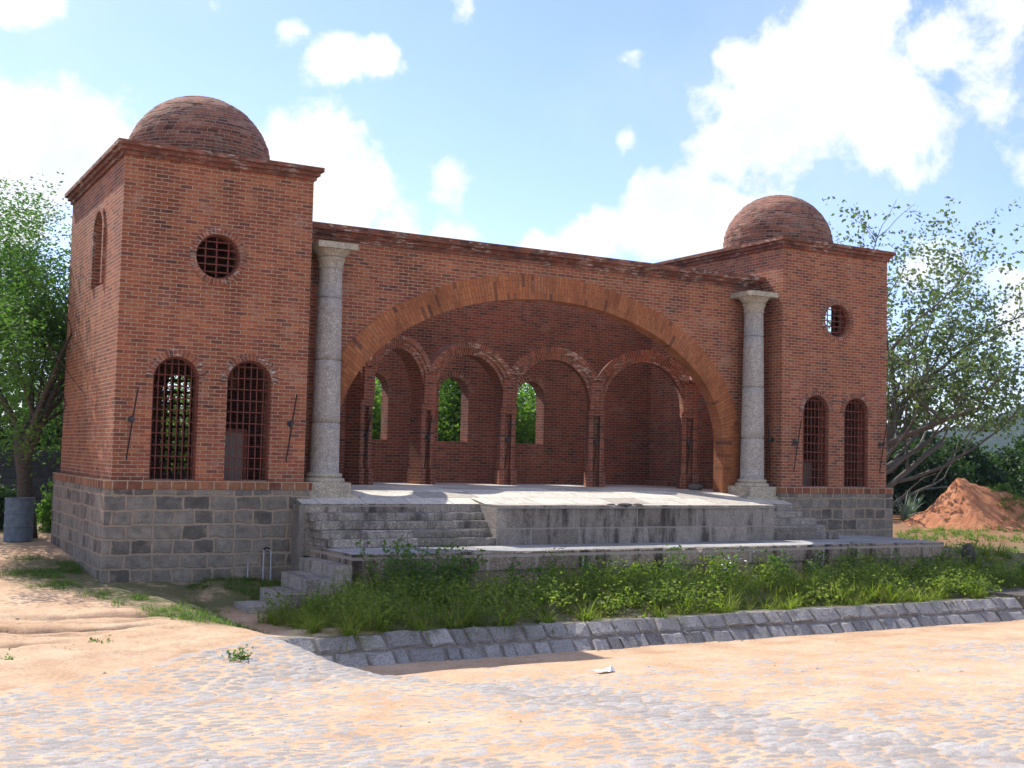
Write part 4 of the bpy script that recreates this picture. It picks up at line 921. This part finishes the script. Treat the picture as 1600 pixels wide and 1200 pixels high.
# left background: dark wall and shrubs
bw = MB(); bw.box((-14, 12.5, -2), (2.2, 12.9, .45)); tag(bw.build('stone_wall', M['back_wall']), 'dark stone boundary wall in shade behind the feathery tree', 'wall')
for i, (x, y, h, lab) in enumerate([(-.9, 9.4, 1.5, 'low green shrub between the drum and the dark wall'), (.8, 8.2, 1.5, 'low green shrub between the tree trunk and the tower'), (-2.6, 9.0, 1.6, 'low dark shrub at the left edge of the view')]):
    tree('low_shrub', lab, (x, y, gz(x, y) - .1), bs_(h), M['leaf_dark'] if i != 1 else M['leaf_bright'], M['bark'], 90 + i, .12, 12, (.14, .14, .14), .7, .5, 'shrubs before the dark wall', cat='shrub')
for i, (x, y, h) in enumerate([(-5.5, 15.5, 5.5), (-1.5, 16.0, 5.8), (2.5, 17, 5.6), (-9.5, 16, 5.2)]):
    tree('dark_tree', ['dark tree rising behind the boundary wall at the left edge', 'dark tree behind the boundary wall left of the trunk', 'dark tree behind the boundary wall beside the tower', 'dark tree far left behind the boundary wall'][i], (x, y, -1.4), bs_(h), M['leaf_dark'], M['bark'], 110 + i, .22, 16, (.34, .34, .32), .7, .6, 'trees behind the boundary wall')
# ---- grass
def blades(cx, cy, cz, n, h, wdt, lean, g, droop=1.0):
    """n arching blades around one root; returns quads (m,4,3)"""
    az = g.random(n) * 2 * PI; L = h * (.6 + .6 * g.random(n)); el = np.clip(g.normal(lean, .32, n), .05, 1.45)
    K = 4; P0 = np.stack([cx + .04 * g.normal(size=n), cy + .04 * g.normal(size=n), np.full(n, cz)], -1); Q = []
    side = np.stack([-np.sin(az), np.cos(az), np.zeros(n)], -1)
    prev = P0; ang = PI / 2 - el
    for k in range(K):
        a = ang - droop * (k + .5) / K * (.9 + .5 * el)
        st = np.stack([np.cos(az) * np.cos(a), np.sin(az) * np.cos(a), np.sin(a)], -1) * (L / K)[:, None]
        nx = prev + st; w0 = wdt * (1 - k / K) ** .7; w1 = wdt * max(1 - (k + 1) / K, .04) ** .7
        Q.append(np.stack([prev - side * w0 / 2, prev + side * w0 / 2, nx + side * w1 / 2, nx - side * w1 / 2], 1)); prev = nx
    return np.concatenate(Q)
g = np.random.default_rng(5)
B = []
for i in range(820):
    x = g.uniform(1.7, 22.5); y = g.uniform(-5.95, -2.75)
    if x < 3.4 and y > -3.2: continue
    if y < -5.4 and x > 16: continue
    B.append(blades(x, y, gz(x, y) - .02, int(g.integers(22, 40)), g.uniform(.36, .62) * (.92 + .12 * float(smst(y, -4.6, -3.4))) * (1 + 1.5 * float(fbm(x, y, 1.3, 3, 2))), .015, g.uniform(.35, .75), g))
grass = quads_obj('grass', np.concatenate(B), M['grass_bed']); tag(grass, kind='stuff')
B = []
for i in range(130):
    x = g.uniform(1.9, 18.8); y = g.uniform(-6.0, -3.0)
    B.append(blades(x, y, gz(x, y) - .02, 16, g.uniform(.3, .5), .008, .7, g))
tag(quads_obj('dry_grass', np.concatenate(B), M['grass_dry']), kind='stuff')
B = []
for i in range(11000):
    x = g.uniform(-2.2, 3.3); y = g.uniform(-4.6, 3.4)
    if veg(np.array([x]), np.array([y]))[0] < g.random() * .9 or (x > -.14 and y > -.14): continue
    if fbm(x, y, .9, 3, 1) < -.05: continue
    B.append(blades(x, y, gz(x, y) - .01, 8, g.uniform(.07, .17), .010, .6, g))
for i in range(160):
    x = g.uniform(-3.5, 1.2); y = g.uniform(-6.2, -2.0)
    if fbm(x, y, .8, 3, 2) < .1: continue
    B.append(blades(x, y, gz(x, y) - .01, 8, g.uniform(.04, .09), .007, .7, g))
tag(quads_obj('short_grass', np.concatenate(B), M['grass_short']), kind='stuff')
# leafy ground cover between the grasses
CC = []
for i in range(125):
    x = g.uniform(1.9, 19); y = g.uniform(-5.8, -2.85); s_ = g.uniform(.12, .30); hh = g.uniform(.15, .40)
    n_ = int(60 + 500 * s_); P0 = g.normal(size=(n_, 3)) * np.array([s_, s_, .11]) + np.array([x, y, gz(x, y) + hh]); CC.append(P0)
tag(quads_obj('leafy_ground_cover', leaves(np.concatenate(CC), .065, g, .4, .6), leaf_mat('ground_cover_leaf', (.09, .15, .03), (.26, .30, .07), .5)), kind='stuff')
# right-hand slope grass
B = []
for i in range(3200):
    x = g.uniform(19.3, 44); y = g.uniform(-2.8, 12)
    if fbm(x, y, 3.0, 3, 2) < .02 or (math.hypot((x - 29.9) / 2.6, (y - 6.2) / 2.2) < 1): continue
    B.append(blades(x, y, gz(x, y) - .02, 14, g.uniform(.12, .32), .02, .5, g))
tag(quads_obj('slope_grass', np.concatenate(B), M['grass_short']), kind='stuff')
# big tussocks that stand out: one mesh each of three shapes, copied
protos = []
for k in range(3):
    q = blades(0, 0, 0, 110, [.58, .66, .5][k], .018, [.62, .75, .9][k], np.random.default_rng(70 + k), 1.1)
    o = quads_obj('grass_tussock', q, M['grass_bed']); protos.append(o)
spots = [(1.75, -5.75), (2.15, -6.1), (2.75, -5.95), (3.3, -6.12), (3.95, -5.9), (2.45, -5.2), (3.1, -5.0), (4.7, -6.02), (5.5, -5.95), (6.3, -5.9), (7.0, -5.4), (7.7, -6.0), (8.3, -5.2), (9.1, -5.9), (9.9, -5.3), (10.6, -5.95), (11.4, -5.4), (12.2, -5.9), (13.1, -5.5), (13.9, -5.9), (14.8, -5.5), (15.6, -5.9)]
for i, (x, y) in enumerate(spots):
    s = protos[i % 3]; o = s if i < 3 else s.copy()
    if i >= 3: SC.collection.objects.link(o)
    o.location = (x, y, gz(x, y) - .03); o.rotation_euler = (0, 0, i * 1.7); k = .85 + .35 * ((i * 37) % 10) / 10; o.scale = (k, k, k)
    tag(o, 'arching green grass tussock among others on top of the battered channel wall', 'grass tussock', 'grass tussocks along the channel wall')
# leafy weeds
def weed(x, y, z, h, label, seed, n=7, leaf=.075, group='leafy weeds below the terrace', mat='weed'):
    r = random.Random(seed); g = np.random.default_rng(seed); t = thing('leafy_weed', (x, y, z), label, 'weed', group); mb = MB(); C = []
    for i in range(n):
        a = r.uniform(0, 2 * PI); sp = r.uniform(.15, .75); d = Vector((math.cos(a) * sp, math.sin(a) * sp, 1)).normalized(); L = h * r.uniform(.6, 1.1); p = Vector((x, y, z - .03)); pts = [p]
        for k in range(5):
            d = (d + Vector((r.gauss(0, .12), r.gauss(0, .12), .02))).normalized(); p = p + d * L / 5; pts.append(p)
            if k > 0:
                for _ in range(6): C.append(tuple(p + Vector((r.gauss(0, .07), r.gauss(0, .07), r.gauss(0, .04)))))
        mb.tube(pts, [.008, .007, .006, .005, .004, .003], 4, caps=False)
    o = mb.build('stem', M['weed'], t); o.location = -t.location
    quads_obj('foliage', leaves(np.array(C), leaf, g, .4, .55), M[mat], t)
WS = [(4.4, -3.4, .95, 'broad leafy weed in front of the dark one by the side steps', 16), (5.1, -3.3, .9, 'spreading leafy weed in the tower shade beside the tall one', 16), (7.2, -3.2, .8, 'leafy weed half way along the shaded part of the terrace', 12), (10.2, -3.1, .8, 'bright leafy weed against the terrace face left of the flowers', 12), (12.8, -3.3, .8, 'bright bushy weed right of the flowering one', 12), (14.9, -3.2, .8, 'leafy weed below the foot of the far column', 10), (17.2, -3.3, .7, 'leafy weed close to the end block of the terrace', 9), (4.05, -2.9, 1.0, 'dark leafy weed against the near end of the terrace face', 12), (4.75, -2.85, 1.05, 'tall leafy weed rising above the terrace edge near the side steps', 12), (5.45, -2.85, 1.0, 'bushy leafy weed hiding the terrace edge beyond the tall one', 12), (8.1, -3.4, .75, 'bright leafy weed in the sunlit grass below the middle of the block', 9), (9.1, -3.0, .7, 'small leafy weed at the foot of the terrace wall in the sun', 6), (11.5, -3.2, .75, 'leafy weed with white flowers below the terrace', 8), (13.9, -3.1, .7, 'leafy weed leaning on the terrace face below the far steps', 7), (16.0, -3.4, .6, 'low leafy weed near the far end of the terrace', 7), (6.4, -3.4, .7, 'dark leafy weed in the shade of the near tower', 8)]
for i, (x, y, h, l, n) in enumerate(WS): weed(x, y, gz(x, y), h, l, 200 + i, n)
g2 = np.random.default_rng(9); FL = []
for i in range(26): FL.append([11.5 + g2.normal() * .45, -3.4 + g2.normal() * .3, gz(11.5, -3.4) + .45 + g2.normal() * .12])
tag(quads_obj('white_flowers', leaves(np.array(FL), .06, g2, .3, .9), M['paper']), kind='stuff')
for i, (x, y, h, l) in enumerate([(.25, -7.2, .14, 'tiny green weed alone on the cobbles'), (-1.2, -5.6, .12, 'small green weed patch at the foot of the eroded sand'), (-2.35, -6.3, .1, 'dark little weed on the sand at the cobble edge')]):
    weed(x, y, float(cob_h(np.array([x]), np.array([y]))[0]), h, l, 230 + i, 6, .05, 'small weeds on the plaza')
weed(18.2, -5.2, gz(18.2, -5.2), .9, 'leafy weed at the right edge above the culvert', 241, 8, .10)
# pale agaves at the foot of the dark trees
gA = np.random.default_rng(31)
for i, (x, y) in enumerate([(29.4, 9.6), (30.2, 9.2), (31.2, 9.8), (28.7, 9.0), (32.0, 10.4)]):
    q = blades(x, y, gz(x, y), 26, .95, .085, .45, gA, .35); t = quads_obj('agave', q, M['agave'])
    tag(t, 'pale spiky agave in the dark gap between the far tower and the red mound', 'agave', 'agaves beside the red mound')
# red earth mound: steep cut on its left, slope on its right
def mound_h(x, y):
    u = (x - 29.6) * .87 - (y - 6.2) * .49; v = (x - 29.6) * .49 + (y - 6.2) * .87      # across / away from the viewpoint
    n = fbm(x, y, 1.6, 5, 1)
    prof = np.interp(u + .5 * n, [-3.4, -2.5, -1.7, -1.3, -.95, -.55, -.25, -.05, .2, .6, 1.6, 2.8, 4.2, 6.2], [-.1, .10, .28, .60, .72, 1.10, 1.42, 1.78, 1.80, 1.58, 1.32, 1.0, .6, -.1])
    dv = np.exp(-(v / 1.7) ** 2)
    gul = .55 * np.abs(fbm(u * 1.6, v * 1.8, .9, 5, 2)) * smst(-u, -.9, .3)
    return -1.62 + (prof + .35 * n - gul + .24 * fbm(x, y, .4, 4, 0)) * dv
mx = axis([(24.5, 37.5, .07)]); my = axis([(-1.5, 11, .08)])
md = grid_obj('earth_mound', mx, my, lambda x, y: np.where(mound_h(x, y) > gh(x, y) - .25, mound_h(x, y), gh(x, y) - .25), M['clay'])
tag(md, 'heap of raw red earth with a gullied steep face and grass on its slope', 'mound')
B = []
for i in range(1100):
    x = g.uniform(29.5, 36.5); y = g.uniform(.5, 7)
    u = (x - 29.6) * .87 - (y - 6.2) * .49
    if u < .7 or fbm(x, y, 1.3, 3, 3) < .0 + .10 * (u < 1.6): continue
    z = float(max(mound_h(np.array([x]), np.array([y]))[0], gh(np.array([x]), np.array([y]))[0])); B.append(blades(x, y, z - .02, 14, g.uniform(.15, .32), .02, .6, g))
tag(quads_obj('mound_grass', np.concatenate(B), M['grass_short']), kind='stuff')
weed(31.2, 5.6, float(mound_h(np.array([31.2]), np.array([5.6]))[0]), .45, 'bright green weed growing on the red earth mound', 251, 8, .14, 'weeds on the mound')
# loose pebbles and clods on the sand and the paving
gp = np.random.default_rng(77); PB = []
OCT = np.array([[1, 0, 0], [0, 1, 0], [-1, 0, 0], [0, -1, 0], [0, 0, 1], [0, 0, -1]], float); OF = [(0, 1, 4), (1, 2, 4), (2, 3, 4), (3, 0, 4)]
for i in range(2600):
    if i < 1300: x, y = gp.uniform(-6, 1.6), gp.uniform(-8, 1)
    else: x, y = gp.uniform(-4, 17), gp.uniform(-13, -6.9)
    if x > -.3 and y > -.3: continue
    on_p = y < -7 or (y < -5.9 and x > .8); z = float((cob_h if on_p else gh)(np.array([x]), np.array([y]))[0]); s = float(np.exp(gp.normal(-4.95, .5)))
    V = OCT * (s * gp.uniform(.6, 1.4, (6, 1))) * np.array([1, 1, .5]) + np.array([x, y, z])
    for f in OF: PB.append([V[f[0]], V[f[1]], V[f[2]], V[f[2]]])
pb = MB()
for q in PB: pb.face([tuple(q[0]), tuple(q[1]), tuple(q[2])])
tag(pb.build('pebbles', plain('pebble_stone', (.36, .27, .20), .9, 0, .4, 3)), kind='stuff')
# hills far away
def hill(name, pts, dist, seed):
    mb = MB(); N = 60; rows = 10; base = []
    xs_ = [p[0] for p in pts]; zs_ = [p[1] for p in pts]
    for j in range(rows):
        for i in range(N):
            a = xs_[0] + (xs_[-1] - xs_[0]) * i / (N - 1); t_ = j / (rows - 1)
            R_ = dist * (1 + .35 * (t_ - .5)); hz = float(np.interp(a, xs_, zs_)) * math.sin(PI * min(t_ * 1.0, 1)) * (1 + .25 * float(fbm(a * 9, t_ * 3, 1.0, 4, seed)))
            mb.v.append((CP.x + R_ * math.sin(math.radians(a)), CP.y + R_ * math.cos(math.radians(a)), -3 + hz))
    for j in range(rows - 1):
        for i in range(N - 1): a = j * N + i; mb.f.append((a, a + 1, a + N + 1, a + N)); mb.mi.append(0); mb.uv.append([(0, 0)] * 4)
    o = mb.build(name, M['hill'], smooth=True); tag(o, kind='structure'); return o
hill('hills', [(36, 10), (42, 30), (45.5, 37), (48, 27), (50.5, 31), (53.5, 48), (58, 52), (64, 30), (72, 14)], 900, 1)
hill('hills', [(-30, 8), (-10, 22), (5, 16), (15, 10), (30, 22), (40, 12)], 1000, 2)
# ------------------------------------------------------------------ air
hz = MB(); hz.box((-1600, -700, -6.0), (1900, 1700, 90)); hm = bpy.data.materials.new('haze_air'); hm.use_nodes = True; hn = hm.node_tree; hn.nodes.clear()
pv = hn.nodes.new('ShaderNodeVolumePrincipled'); pv.inputs['Color'].default_value = (.62, .80, 1, 1); pv.inputs['Density'].default_value = .00016; pv.inputs['Anisotropy'].default_value = .2
ho = hn.nodes.new('ShaderNodeOutputMaterial'); hn.links.new(pv.outputs[0], ho.inputs['Volume']); tag(hz.build('haze', hm), kind='stuff')
